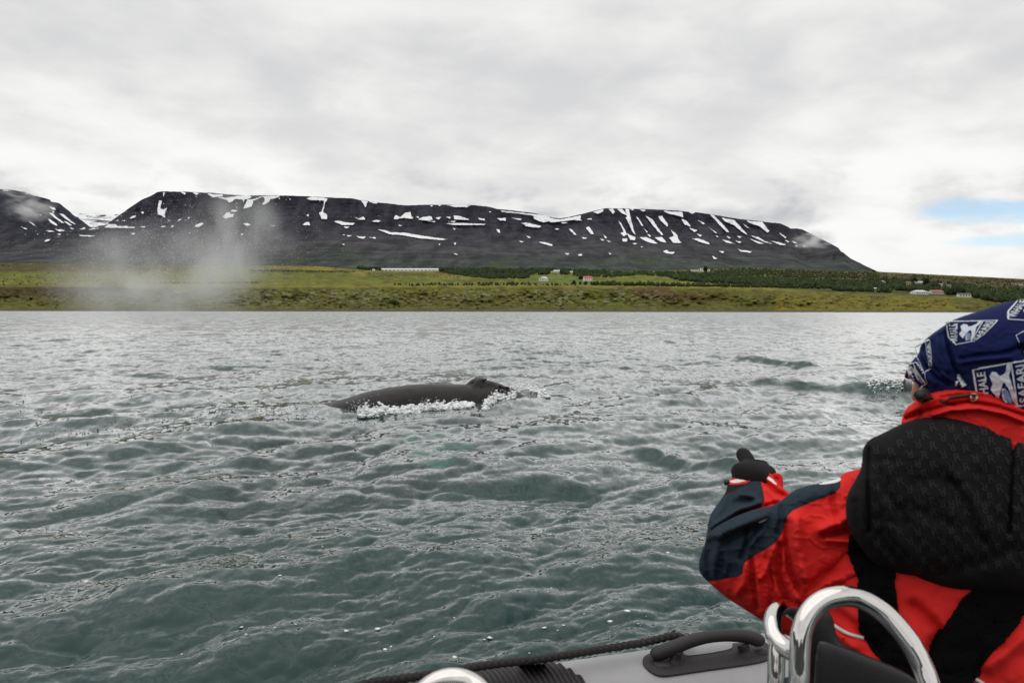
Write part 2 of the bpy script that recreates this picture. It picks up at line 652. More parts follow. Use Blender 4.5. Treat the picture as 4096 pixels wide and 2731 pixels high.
def water_offset(x, y):
    r = np.hypot(x, y)
    h = tile_sample(T1[0], 47.0, x, y); dx = tile_sample(T1[1], 47.0, x, y); dy = tile_sample(T1[2], 47.0, x, y)
    gust = 0.55 + 1.2 * fb01(x / 5.0 + 3, y / 7.0, 2)
    far = np.clip(1 - (r - 20) / 160, 0.4, 1)
    h, dx, dy = h * gust * far, dx * gust * far * 1.05, dy * gust * far * 1.05
    calm = 1 - 0.75 * np.exp(-((np.hypot((x + 1.9) * 0.85 - (y - 15.6) * 0.4, (y - 15.6) * 0.9 + (x + 1.9) * 0.35)) / 2.4) ** 2) if True else 1
    h, dx, dy = h * calm, dx * calm, dy * calm
    h += calm * tile_sample(T3[0], 173.0, x, y)
    f2 = np.clip(1 - (r - 4) / 22, 0, 1) * (0.35 + 1.1 * vnoise(x / 1.7, y / 1.1, 8) ** 1.5)
    h += tile_sample(T2[0], 6.3, x, y) * f2
    for line, hh, w in ((_wk, 0.25, 0.34), (_wk2, 0.2, 0.45), (_wk3, 0.10, 0.20)):
        d, _, _ = seg_near(line[:-1, :2], line[1:, :2], x, y)
        h += hh * np.exp(-(d / w) ** 2)
    return h, dx, dy


def make_water():
    p = np.concatenate([np.linspace(520, 60, 470)[:-1], np.linspace(60, 2.0, 230)[:-1], [2.0, 1.5, 1.2, 1.0, 0.8]])
    r = (FPX / 4) * EYE / p                     # rows about a pixel apart on the picture
    r[-1] = 2600
    a_in = np.linspace(-40, 40, 1050)
    a_out = np.concatenate([np.linspace(-180, -41, 120)])
    a = np.radians(np.concatenate([a_out, a_in, -a_out[::-1]]))
    R, A = np.meshgrid(r, a, indexing='ij')
    x, y = R * np.sin(A), R * np.cos(A)
    h, dx, dy = water_offset(x, y)
    V = np.stack([x + dx, y + dy, h], -1).reshape(-1, 3)
    n, m = R.shape
    i, j = np.meshgrid(np.arange(n - 1), np.arange(m - 1), indexing='ij')
    q = i * m + j
    F = np.stack([q, q + m, q + m + 1, q + 1], -1).reshape(-1, 4)[:, ::-1]
    # inner disc under the boat
    c = len(V); V = np.concatenate([V, [[0, 0, 0.0]]])
    ring = np.arange(m - 1)
    F2 = np.stack([np.full(m - 1, c), ring, ring + 1, ring + 1], -1)
    a = Nodes('sea_water')
    geo = a.new('ShaderNodeNewGeometry').outputs['Position']
    dist = a.new('ShaderNodeVectorMath', operation='LENGTH'); a.L.new(geo, dist.inputs[0])
    dd = dist.outputs['Value']
    rot = math.atan2(WD[1], WD[0])
    def tilt(scale, rotz, stretch, amp, detail=2):
        n = a.new('ShaderNodeTexNoise')
        a.L.new(a.pos((1.0, stretch, 1.0), rotz), n.inputs['Vector'])
        n.inputs['Scale'].default_value = scale; n.inputs['Detail'].default_value = detail; n.inputs['Roughness'].default_value = 0.6
        sub = a.new('ShaderNodeVectorMath', operation='SUBTRACT'); a.L.new(n.outputs['Color'], sub.inputs[0]); sub.inputs[1].default_value = (0.5, 0.5, 0.5)
        sc = a.new('ShaderNodeVectorMath', operation='SCALE'); a.L.new(sub.outputs[0], sc.inputs[0]); a.put(sc.inputs['Scale'], amp)
        return sc.outputs[0]

    def vadd(p, q):
        n = a.new('ShaderNodeVectorMath', operation='ADD'); a.L.new(p, n.inputs[0]); a.L.new(q, n.inputs[1]); return n.outputs[0]
    nn = a.new('ShaderNodeNewGeometry').outputs['Normal']
    nn = vadd(nn, tilt(0.9, -rot, 0.45, a.rng(dd, 12, 60, 0.0, 0.75)))
    nn = vadd(nn, tilt(6.0, -rot + 0.35, 0.5, a.rng(dd, 5, 30, 0.24, 0.46)))
    nn = vadd(nn, tilt(34.0, -rot - 0.3, 0.5, a.rng(dd, 4, 14, 0.24, 0.06), 1))
    nv = a.new('ShaderNodeVectorMath', operation='NORMALIZE'); a.L.new(nn, nv.inputs[0])
    nrm = nv.outputs[0]
    fr = a.new('ShaderNodeFresnel'); fr.inputs['IOR'].default_value = 1.36
    a.L.new(nrm, fr.inputs['Normal'])
    gl = a.new('ShaderNodeBsdfGlossy'); a.L.new(nrm, gl.inputs['Normal'])
    a.put(gl.inputs['Color'], (0.93, 0.94, 0.94))
    a.put(gl.inputs['Roughness'], a.rng(dd, 4, 32, 0.035, 0.185))
    df = a.new('ShaderNodeBsdfDiffuse')
    big = a.noise(a.pos((1, 1, 1)), 0.25, 3)
    a.put(df.inputs['Color'], a.mix(big, (0.014, 0.047, 0.046), (0.020, 0.066, 0.062)))
    tr = a.new('ShaderNodeBsdfTransparent'); a.put(tr.inputs['Color'], (0.45, 0.92, 0.80))
    body = a.new('ShaderNodeMixShader'); body.inputs[0].default_value = 0.42
    a.L.new(df.outputs[0], body.inputs[1]); a.L.new(tr.outputs[0], body.inputs[2])
    mx = a.new('ShaderNodeMixShader')
    a.put(mx.inputs[0], a.math('MINIMUM', a.math('MULTIPLY', fr.outputs[0], a.rng(fr.outputs[0], 0.05, 0.35, 0.95, 1.75)), 0.97)); a.L.new(body.outputs[0], mx.inputs[1]); a.L.new(gl.outputs[0], mx.inputs[2])
    a.L.new(mx.outputs[0], a.out.inputs[0])
    o = mesh_np('sea_water', V, np.concatenate([F, F2]), a.m)
    tag(o, 'choppy grey-green fjord water with small wind waves', 'water', kind='structure')
    b = Nodes('sea_bed')
    b.principled(b.mix(b.noise(b.pos(), 0.4, 3), (0.02, 0.05, 0.05), (0.03, 0.07, 0.068)), 0.9)
    V = np.array([(-2600, -2600, -5), (2600, -2600, -5), (2600, 1500, -5), (-2600, 1500, -5)], float)
    o = mesh_np('sea_bed', V, [(0, 1, 2, 3)], b.m)
    tag(o, 'dark green deep water below the surface', 'sea bed', kind='structure')


make_water()

# ================================================================== MOUNTAINS
XS = np.arange(-1500, 5601, 4.0)


def interp(pts):
    p = np.asarray(pts, float)
    return lambda x: np.interp(x, p[:, 0], p[:, 1])


crestM = interp([(-1500, 900), (-700, 925), (0, 936), (200, 932), (330, 922), (400, 904), (440, 887), (460, 873), (490, 852), (520, 830), (570, 797), (600, 785), (630, 768), (645, 765.5), (740, 767), (850, 772), (940, 780), (1000, 783), (1060, 781), (1200, 784), (1320, 790), (1410, 794), (1440, 800), (1500, 808), (1560, 815), (1620, 822), (1700, 819), (1800, 819), (1900, 821), (1950, 826), (1990, 836), (2060, 843), (2120, 850), (2180, 862), (2215, 871), (2240, 874), (2290, 865), (2340, 853), (2390, 840), (2425, 833), (2500, 834), (2600, 837), (2700, 842), (2790, 850), (2870, 862), (2950, 875), (3040, 885), (3100, 892), (3125, 895), (3155, 909), (3180, 929), (3212, 966), (3235, 988), (3337, 998), (3371, 1009), (3405, 1035), (3460, 1062), (3494, 1079), (3530, 1092), (3800, 1140), (5600, 1160)])
crestL = interp([(-1500, 730), (-500, 745), (0, 757), (38, 758), (89, 767), (112, 771), (133, 782), (168, 790), (202, 800), (204, 807), (230, 810), (242, 815), (255, 827), (281, 847), (293, 860), (332, 885), (357, 906), (420, 940), (600, 980), (5600, 1400)])
crestS = interp([(-1500, 900), (250, 862), (290, 853), (330, 855), (400, 858), (470, 858), (520, 858), (700, 880), (5600, 1300)])
crestH = interp([(-1500, 1400), (3000, 930), (3100, 921), (3165, 914), (3190, 914), (3210, 918), (3244, 935), (3290, 958), (3337, 982), (3354, 992), (3390, 1040), (3410, 1110), (5600, 1300)])


def ragged(f, amp, seed):
    return lambda x: f(x) + amp * fbm(np.asarray(x) / 14.0, np.asarray(x) * 0 + seed, 3, seed)


crestM2, crestL2 = ragged(crestM, 1.2, 1), ragged(crestL, 1.6, 2)
YcM = interp([(-1500, 5200), (300, 5400), (700, 6000), (3100, 6000), (3240, 5000), (3400, 4300), (3600, 3800), (5600, 3600)])


def depthM(px, py):
    c = crestM(px); base = 1130.0
    t = np.clip((py - c) / (base - c + 1e-6), 0, 1.4)
    prof = np.interp(t, [0, 0.12, 0.30, 0.45, 0.62, 0.75, 1.0, 1.4], [1.0, 0.965, 0.87, 0.72, 0.48, 0.36, 0.02, -0.2])
    Y = 2900 + (YcM(px) - 2900) * prof
    lean = px + (py - 900) * 0.45 * np.clip((px - 2300) / 300, 0, 1)
    g = fbm(lean / 46.0, py / 260.0, 4, 20) * 120 * np.clip(t * 6, 0, 1) * np.clip(1.3 - t, 0.3, 1)
    g2 = fbm(px / 11.0, py / 9.0, 3, 31) * 18 * np.clip(t * 6, 0, 1)
    terr = fbm(px / 300.0, py / 5.0, 3, 41) * 12 * np.clip(t * 6, 0, 1)
    return Y + g + g2 + terr


def depthL(px, py):
    t = np.clip((py - crestL(px)) / (1000 - crestL(px) + 1e-6), 0, 1.5)
    return 8200 - 2200 * t ** 1.1 + fbm((px - py * 0.9) / 30.0, py / 120.0, 4, 50) * 130 * np.clip(t * 5, 0, 1)


def depthS(px, py):
    t = np.clip((py - crestS(px)) / 70, 0, 2)
    return 11000 - 2500 * t + fbm(px / 30.0, py / 6.0, 3, 60) * 150


def depthH(px, py):
    t = np.clip((py - crestH(px)) / 90, 0, 2)
    return 7600 - 900 * t + fbm(px / 20.0, py / 40.0, 3, 70) * 60 * np.clip(t * 5, 0, 1)


def curtain(name, x0, x1, crest, bottom, depth, nrow, mat, step=4.0):
    xs = np.arange(x0, x1 + 1, step)
    s = np.linspace(0, 1, nrow)
    c = crest(xs)
    X = np.repeat(xs[None], nrow, 0)
    Yp = c[None] + (np.maximum(bottom, c + 30) - c)[None] * s[:, None]
    V = C(X, Yp, depth(X, Yp))
    # plateau behind the crest so that the ridge has a back
    top = V[0].copy(); back = top + (top - EYEV) * 0.35; back[:, 2] = top[:, 2] - 40
    V = np.concatenate([back[None], V]).reshape(-1, 3)
    n, m = nrow + 1, len(xs)
    i, j = np.meshgrid(np.arange(n - 1), np.arange(m - 1), indexing='ij')
    q = i * m + j
    F = np.stack([q, q + m, q + m + 1, q + 1], -1).reshape(-1, 4)
    return mesh_np(name, V, F, mat)


def rock_mat(name, high, mid, low, z0, z1, z2, snowy=False):
    a = Nodes(name)
    p = a.new('ShaderNodeNewGeometry').outputs['Position']
    sp = a.new('ShaderNodeSeparateXYZ'); a.L.new(p, sp.inputs[0])
    n1 = a.noise(a.pos((1, 0.4, 3.0)), 0.0035, 6, 0.6, 0.3)
    zz = a.math('ADD', sp.outputs[2], a.rng(n1, 0.2, 0.8, -130, 130, False))
    c = a.mix(a.rng(zz, z0, z1), low, mid)
    c = a.mix(a.rng(zz, z1, z2), c, high)
    strata = a.noise(a.pos((0.05, 0.05, 1.0)), 0.055, 4, 0.65, 0.2)
    c = a.mix(a.rng(strata, 0.35, 0.7, 0.0, 0.65), c, tuple(x * 0.55 for x in high))
    spk = a.noise(a.pos((1, 0.3, 2)), 0.018, 5, 0.7)
    c = a.mix(a.rng(spk, 0.35, 0.75, 0.0, 0.7), c, a.mix(1.0, c, (1.7, 1.65, 1.6), 'MULTIPLY'))
    gu = a.noise(a.pos((1.0, 0.25, 0.12)), 0.011, 5, 0.65, 0.3)
    c = a.mix(a.rng(gu, 0.36, 0.64), a.mix(1.0, c, (0.62, 0.62, 0.64), 'MULTIPLY'), a.mix(1.0, c, (1.32, 1.3, 1.3), 'MULTIPLY'))
    gr = a.noise(a.pos((1, 0.3, 1.4)), 0.006, 5, 0.6)
    c = a.mix(a.math('MULTIPLY', a.rng(gr, 0.52, 0.66), a.rng(zz, z1 + 60, z0, 0, 0.8)), c, (0.045, 0.062, 0.028))
    if snowy:
        s = a.noise(a.pos((0.25, 0.12, 1.0)), 0.02, 5, 0.6, 0.8)
        s2 = a.noise(a.pos((1, 0.3, 1.0)), 0.004, 4, 0.6)
        c = a.mix(a.rng(a.math('ADD', s, a.math('MULTIPLY', s2, 0.5)), 0.66, 0.70), c, (0.82, 0.84, 0.87))
    a.principled(c, 0.95, 0.0, a.bump(spk, 0.8, 22.0), 0.1)
    return a.m


mM = rock_mat('haze_tinted_basalt', (0.032, 0.033, 0.044), (0.052, 0.051, 0.057), (0.047, 0.061, 0.050), 190, 360, 600)  # distance haze is mixed into these bluish, lifted rock tones
mL = rock_mat('blue_black_rock', (0.020, 0.023, 0.036), (0.028, 0.030, 0.040), (0.046, 0.047, 0.036), 420, 700, 900)
mS = rock_mat('snowy_plateau_rock', (0.05, 0.05, 0.055), (0.05, 0.05, 0.055), (0.05, 0.05, 0.05), 300, 600, 900, True)
mountS = curtain('mountain', 180, 620, crestS, 990, depthS, 40, mS)
tag(mountS, 'far snow-covered saddle between the two dark mountains', 'mountain', kind='structure')
mountL = curtain('mountain', -1500, 620, crestL2, 1010, depthL, 70, mL)
tag(mountL, 'steep blue-black mountain at the left edge with snow streaks', 'mountain', kind='structure')
mountH = curtain('mountain', 3060, 3520, crestH, 1080, depthH, 40, mM)
tag(mountH, 'small dark summit behind the right end of the long mountain', 'mountain', kind='structure')
mountM = curtain('mountain', -1500, 4400, crestM2, 1150, depthM, 130, mM)
tag(mountM, 'long flat-topped dark mountain streaked with snow patches', 'mountain', kind='structure')

# ---- snow patches, drawn from the photograph (corner offset, scale, polygons)
SNOW = [
    (0, 740, .2551, [
        [(760,440),(830,435),(880,500),(1020,600),(960,590),(860,520)], [(910,435),(1000,460),(1110,560),(1200,620),(1150,610),(1020,530)],
        [(995,555),(1060,580),(1135,635),(1090,635),(1020,590)], [(750,530),(790,540),(880,600),(915,645),(870,635),(790,590)],
        [(430,555),(500,590),(580,655),(520,630)], [(320,650),(380,668),(440,692),(400,698)], [(715,708),(800,713),(860,732),(770,738)],
        [(835,670),(900,700),(960,695),(1035,718),(930,728),(880,705)], [(1075,660),(1130,676),(1190,690),(1130,696)],
        [(1215,698),(1290,683),(1310,660),(1360,676),(1300,697)], [(1365,702),(1450,680),(1560,668),(1540,686),(1440,700)],
        [(760,335),(800,345),(860,355),(870,395),(810,385)], [(815,400),(860,420),(850,440),(825,425)], [(690,880),(740,850),(800,843),(770,875),(720,890)],
        [(890,766),(970,763),(935,792)], [(880,812),(950,798),(900,820)], [(1035,784),(1080,763),(1060,788)], [(370,770),(420,772),(395,786)], [(560,766),(620,768),(590,780)], [(545,710),(605,728),(570,728)],
        [(30,80),(140,78),(130,95),(60,95)], [(380,118),(450,122),(440,140),(400,130)], [(620,460),(655,470),(640,490)], [(80,365),(130,420),(190,480),(150,450)],
        [(1630,668),(1700,610),(1810,615),(1850,645),(1990,640),(2020,655),(2120,655),(2110,677),(1900,674)], [(2160,653),(2285,646),(2270,670)], [(1230,783),(1480,793),(1480,808),(1260,803)],
        [(2055,765),(2090,746),(2130,765),(2090,778)], [(1890,510),(1850,540),(1860,567),(1800,570)], [(1900,553),(1965,548),(1960,568)], [(2035,518),(2080,480),(2135,480),(2110,512),(2050,527)], [(2215,420),(2250,418),(2252,452),(2220,447)],
        [(1215,590),(1300,570),(1400,600),(1500,655),(1420,660),(1330,630)], [(1200,490),(1300,470),(1420,520),(1330,540),(1260,530)], [(1560,640),(1640,600),(1720,590),(1650,630)], [(1420,510),(1600,520),(1800,530),(1760,565),(1600,555)]]),
    (600, 740, .2551, [
        [(135,245),(185,245),(165,370),(210,385),(270,345),(240,440),(235,515),(190,490),(120,460),(115,400)],
        [(245,545),(325,553),(300,568)], [(415,570),(450,540),(495,528),(470,557)], [(590,510),(635,503),(600,532)],
        [(690,657),(740,615),(820,590),(842,605),(770,657)], [(155,657),(200,638),(260,643),(230,658)], [(315,657),(345,633),(382,638),(350,664)], [(605,743),(645,753),(620,764)],
        [(1140,490),(1210,430),(1260,425),(1240,460),(1330,445),(1300,505),(1180,528)], [(1250,417),(1300,388),(1360,393),(1372,410),(1330,422)], [(1320,367),(1370,333),(1362,357)], [(1332,300),(1360,275),(1367,292)],
        [(1065,192),(1200,197),(1370,168),(1560,163),(1600,190),(1560,215),(1480,230),(1470,270),(1440,230),(1330,220),(1290,260),(1240,280),(1210,240),(1130,217)],
        [(890,128),(1010,148),(1130,150),(1150,180),(1050,188),(990,197),(950,170)], [(660,115),(790,122),(730,162)], [(700,182),(745,175),(730,196)], [(205,112),(240,112),(217,180),(205,185)], [(480,112),(560,118),(545,160)],
        [(1460,372),(1530,230),(1660,215),(1740,180),(1760,190),(1620,250),(1600,330),(1530,360)], [(1740,172),(2060,168),(1960,210),(1880,225),(1870,265),(1790,310),(1755,310),(1800,240),(1790,200)],
        [(1450,605),(1530,593),(1582,628),(1520,642)], [(1870,618),(1910,632),(1970,640),(1920,652)], [(1415,770),(1470,758),(1440,792)], [(1590,908),(1650,912),(1610,922)], [(1028,990),(1075,993),(1040,1003)], [(2008,205),(2050,208),(2030,230)], [(2183,205),(2212,225),(2195,238)]]),
    (1000, 700, .5102, [
        [(440,185),(490,170),(600,182),(610,190),(590,215),(585,240),(572,290),(605,310),(605,348),(560,345),(540,295),(560,285),(577,235),(578,200),(470,197)],
        [(407,392),(440,368),(465,368),(472,394)], [(437,316),(460,306),(463,327)], [(655,365),(690,358),(740,370),(830,378),(800,393),(720,391)], [(730,404),(780,406),(760,420)], [(820,327),(850,341),(890,327),(904,349),(850,351)],
        [(950,363),(990,352),(1028,359),(1000,371)], [(722,466),(746,466),(735,475)], [(750,470),(802,474),(770,484)], [(832,477),(870,483),(910,483),(890,500),(850,492)], [(930,488),(985,488),(992,504)], [(713,539),(740,538),(739,552)],
        [(865,195),(925,205),(905,258),(895,235)], [(925,205),(1010,214),(990,226),(940,214)],
        [(1125,345),(1140,315),(1180,330),(1215,295),(1258,288),(1265,325),(1285,330),(1270,345),(1200,337),(1150,347)], [(1293,331),(1320,323),(1327,342)], [(1315,351),(1350,330),(1420,321),(1436,351),(1380,357)], [(1375,357),(1460,363),(1440,372)],
        [(1450,336),(1500,328),(1480,350)], [(1537,330),(1575,326),(1570,347)], [(1595,317),(1640,321),(1727,350),(1650,352),(1600,347)], [(1535,362),(1615,358),(1600,373)], [(1515,381),(1640,376),(1852,384),(1840,391),(1620,393)], [(1785,335),(1840,343),(1842,357),(1800,351)],
        [(1935,339),(2005,338),(2006,360),(1960,357)], [(2040,336),(2132,343),(2120,354)], [(1000,428),(1050,430),(1110,450),(1200,450),(1300,468),(1430,488),(1557,504),(1500,511),(1340,497),(1190,472),(1100,467)], [(1590,411),(1620,425),(1600,430)],
        [(1930,424),(1955,427),(1963,454),(1945,451)], [(2115,374),(2170,377),(2282,402),(2270,413),(2190,407)], [(2160,469),(2202,489),(2190,497)], [(1160,391),(1197,396),(1170,404)], [(1595,613),(1637,618),(1620,629)], [(1593,535),(1617,530),(1611,550)], [(2110,516),(2162,520),(2130,529)], [(1478,540),(1492,538),(1486,557)],
        [(1540,237),(1640,234),(1737,239),(1700,253),(1600,251)], [(1955,278),(2050,288),(2160,300),(2350,320),(2352,345),(2230,320),(2100,302),(1980,290)], [(2220,325),(2352,360),(2300,372),(2230,347)], [(1410,236),(1440,236),(1425,248)], [(1470,235),(1500,236),(1488,246)], [(1870,285),(1895,288),(1880,297)]]),
    (2100, 700, .5102, [
        [(0,300),(100,315),(240,345),(300,345),(440,315),(435,345),(330,360),(210,372),(130,350),(60,320)], [(0,370),(60,384),(127,402),(80,414),(0,400)], [(275,369),(342,371),(300,382)], [(390,356),(430,344),(452,359)], [(470,345),(520,338),(527,353)],
        [(100,524),(160,528),(217,545),(210,560),(150,542)], [(0,469),(47,488),(30,497)], [(228,419),(272,421),(250,430)], [(338,419),(370,428),(407,471),(385,467)], [(478,415),(500,402),(530,440),(542,466),(515,462)], [(440,487),(492,493),(460,504)], [(613,464),(642,490),(630,499)], [(588,498),(627,508),(605,516)], [(638,510),(677,520),(655,526)],
        [(530,290),(620,265),(610,290),(570,305)], [(655,265),(690,262),(705,290),(690,305)], [(720,265),(760,265),(795,300),(790,315),(760,300)], [(785,265),(815,265),(830,340),(842,390),(867,471),(840,442),(800,352),(783,325),(800,335)], [(820,265),(852,264),(847,280)], [(890,269),(947,274),(930,287)],
        [(730,355),(752,375),(792,450),(802,470),(770,481),(748,455),(773,445)], [(795,450),(820,468),(867,490),(862,511),(825,507)], [(763,500),(802,497),(802,523),(765,521)], [(870,323),(892,340),(928,400),(913,397)], [(945,318),(1000,348),(1032,400),(1083,467),(1070,472),(1008,402)], [(923,410),(963,445),(955,453)], [(958,458),(992,480),(975,488)],
        [(895,487),(950,486),(1012,513),(1037,540),(980,532),(920,507)], [(1038,320),(1077,323),(1123,390),(1115,407),(1068,362)], [(1018,490),(1072,485),(1113,532),(1060,522)], [(1143,428),(1192,468),(1202,505),(1228,532),(1160,532),(1128,490),(1170,480)], [(1080,279),(1160,288),(1232,288),(1242,332),(1190,317),(1120,302)], [(1223,339),(1272,363),(1303,407),(1250,387)], [(1288,416),(1353,432),(1330,449)],
        [(1343,458),(1388,470),(1375,485)], [(1308,499),(1360,496),(1442,528),(1448,545),(1370,527)], [(1273,284),(1338,292),(1310,305)], [(1353,353),(1413,380),(1400,388)], [(1428,399),(1513,460),(1490,453)], [(1488,468),(1523,485),(1505,490)], [(1448,306),(1482,318),(1562,398),(1604,451),(1580,448),(1498,362)], [(1543,504),(1600,518),(1648,541),(1580,532)], [(1578,478),(1623,489),(1600,499)],
        [(1535,333),(1640,353),(1692,408),(1748,471),(1700,447),(1638,392),(1580,372)], [(1703,373),(1773,427),(1740,413)], [(1728,358),(1860,368),(1918,440),(1900,453),(1838,402),(1780,382)], [(1653,473),(1703,484),(1680,495)], [(1648,513),(1703,524),(1680,535)], [(1738,490),(1800,512),(1883,541),(1830,538)], [(1763,473),(1830,487),(1872,513),(1938,541),(1880,528)],
        [(1973,438),(2053,490),(2040,498)], [(1918,513),(1990,527),(2058,551),(2000,548)], [(2028,503),(2078,525),(2060,530)], [(2088,513),(2143,538),(2110,535)], [(2108,543),(2153,558),(2130,561)], [(2168,543),(2218,566),(2190,565)], [(1078,600),(1110,586),(1130,603),(1177,603),(1160,620),(1110,614)], [(1518,596),(1567,599),(1550,614)], [(1468,634),(1513,655),(1480,660)], [(1658,573),(1690,588),(1783,599),(1760,610),(1690,600)],
        [(308,611),(352,616),(330,627)], [(413,626),(440,615),(452,630),(425,636)], [(653,604),(680,620),(665,624)], [(898,559),(932,560),(915,569)], [(833,534),(882,535),(860,544)]]),
]
a = Nodes('old_snow')
sn_c = a.mix(a.noise(a.pos(), 0.02, 4), (0.70, 0.72, 0.76), (0.86, 0.87, 0.88))
sn_e = a.math('ADD', a.attr('rim'), a.rng(a.noise(a.pos((1, .3, 1)), 0.045, 3, 0.7), 0.25, 0.75, -1.6, 1.2, False))
a.principled(a.mix(a.rng(sn_e, 0.2, 1.5), (0.055, 0.052, 0.052), sn_c), 0.9, spec=0.1)
snow_mat = a.m
rs = np.random.default_rng(77)
for ox, oy, sc, polys in SNOW:
    for pl in polys:
        P = np.array(pl, float) * sc + (ox, oy)
        # ragged edge
        Q = []
        for k in range(len(P)):
            A_, B_ = P[k], P[(k + 1) % len(P)]
            n = max(1, int(np.linalg.norm(B_ - A_) / 5))
            for t in range(n): Q.append(A_ + (B_ - A_) * t / n + rs.normal(0, 0.55, 2))
        Q = np.array(Q)
        cx, cy = Q.mean(0)
        if cy > crestM(cx) - 3: f, par, cr = depthM, mountM, crestM2
        elif cy > crestL(cx) - 3 and cx < 345: f, par, cr = depthL, mountL, crestL2
        else: f, par, cr = depthS, mountS, crestS
        px, py, inn, F, _, _ = poly_grid(Q, 2.5)
        if len(F) == 0: continue
        py = np.maximum(py, cr(px) + 0.2)
        V = C(px, py, f(px, py) - 45)
        mesh_np('snow_patch', V, F, snow_mat, par, attrs={'rim': np.maximum(sdf(Q, px, py), 0) + 0.9})

# ================================================================== COAST
skyF = interp([(-1500, 1040), (0, 1053), (350, 1058), (1000, 1065), (1100, 1062), (1250, 1064), (1423, 1077), (1600, 1082), (2000, 1084), (2400, 1086), (2600, 1085), (2800, 1078), (3000, 1072), (3100, 1075), (3354, 1086), (3523, 1087), (3735, 1098), (3947, 1108), (4096, 1116), (4600, 1140), (5600, 1170)])
bluffF = interp([(-1500, 1150), (0, 1148), (700, 1152), (1400, 1150), (2000, 1148), (2500, 1147), (2900, 1152), (3100, 1163), (3400, 1180), (3700, 1190), (3900, 1196), (4100, 1206), (5600, 1225)])


def depthF(px, py):
    sk, bl = skyF(px), bluffF(px)
    sh = 1246.5 + (px - CX) / 4096 * 6
    t = np.where(py > bl, (py - sh) / (bl - sh), 1 + (py - bl) / (sk - bl))      # 0 shore, 1 bluff edge, 2 field top
    Y = np.interp(t, [-1, 0, 0.06, 0.2, 1.0, 1.12, 1.5, 2.0, 2.3], [880, 905, 925, 940, 1000, 1090, 1500, 2300, 2600])
    bl_w = np.exp(-((t - 0.55) / 0.35) ** 2)
    Y = Y + bl_w * (fbm(px / 70.0, py / 60.0, 4, 80) * 22 + fbm(px / 14.0, py / 9.0, 3, 84) * 8)
    Y = Y + np.clip(t - 1.1, 0, 1) * (fbm(px / 200.0, py / 14.0, 4, 90) * 110 + fbm(px / 25.0, py / 4.0, 3, 95) * 40)
    return Y


def point_on_land(px, py):
    return C(np.asarray(px, float), np.asarray(py, float), depthF(np.asarray(px, float), np.asarray(py, float)))


def L3(r, g, b, k=0.98):
    return np.array(srgb(r, g, b)) / k


ZONES = [  # polygons of ground colour (fields, heath, brown slopes)
    (L3(128, 118, 50), [(1080, 1064), (1250, 1064), (1440, 1077), (1420, 1080), (1250, 1076), (1090, 1074)], 4),
    (L3(84, 88, 36), [(1000, 1078), (1450, 1084), (1430, 1094), (1000, 1090)], 5),
    (L3(118, 108, 52), [(1400, 1086), (1520, 1084), (1780, 1088), (1880, 1116), (1700, 1112), (1420, 1105)], 6),
    (L3(88, 92, 34), [(1460, 1092), (1700, 1090), (1760, 1104), (1460, 1110)], 8),
    (L3(92, 106, 46), [(2110, 1100), (2250, 1106), (2340, 1112), (2345, 1136), (2120, 1140)], 5),
    (L3(104, 112, 40), [(2340, 1118), (2800, 1120), (3020, 1136), (2900, 1142), (2340, 1138)], 5),
    (L3(96, 108, 36), [(2450, 1100), (2620, 1096), (2760, 1112), (2450, 1118)], 6),
    (L3(112, 108, 42), [(-1500, 1125), (1000, 1130), (2600, 1142), (3100, 1150), (3330, 1158), (3100, 1162), (2400, 1152), (1000, 1150), (-1500, 1146)], 7),
    (L3(82, 74, 40), [(-1500, 1052), (400, 1056), (800, 1070), (700, 1090), (-1500, 1086)], 9),
    (L3(70, 62, 34), [(-1500, 1142), (500, 1146), (540, 1175), (100, 1190), (-1500, 1190)], 12),
    (L3(88, 72, 46), [(2540, 1155), (2660, 1152), (2720, 1175), (2640, 1195), (2520, 1180)], 9),
    (L3(78, 62, 30), [(2660, 1172), (2800, 1180), (2900, 1200), (2760, 1208), (2640, 1200)], 8),
    (L3(88, 92, 36), [(2300, 1158), (2420, 1158), (2460, 1200), (2560, 1240), (2420, 1240), (2330, 1190)], 9),
    (L3(94, 94, 38), [(1760, 1150), (2250, 1150), (2200, 1164), (1960, 1190), (1880, 1182), (1500, 1170), (1480, 1152)], 8),
    (L3(106, 96, 48), [(2180, 1150), (2300, 1152), (2350, 1180), (2250, 1172)], 7),
    (L3(76, 66, 42), [(3100, 1076), (3354, 1087), (3735, 1100), (4096, 1118), (5600, 1172), (5600, 1215), (4096, 1165), (3700, 1130), (3300, 1112), (3100, 1100)], 7),
    (L3(112, 104, 42), [(3100, 1168), (3400, 1182), (3800, 1196), (3850, 1240), (3100, 1246)], 14),
    (L3(92, 100, 38), [(3850, 1165), (4010, 1170), (4050, 1195), (3900, 1195)], 8),
    (L3(70, 74, 40), [(3100, 1100), (3300, 1112), (3700, 1132), (3850, 1165), (3800, 1185), (3400, 1172), (3100, 1150)], 8),
]


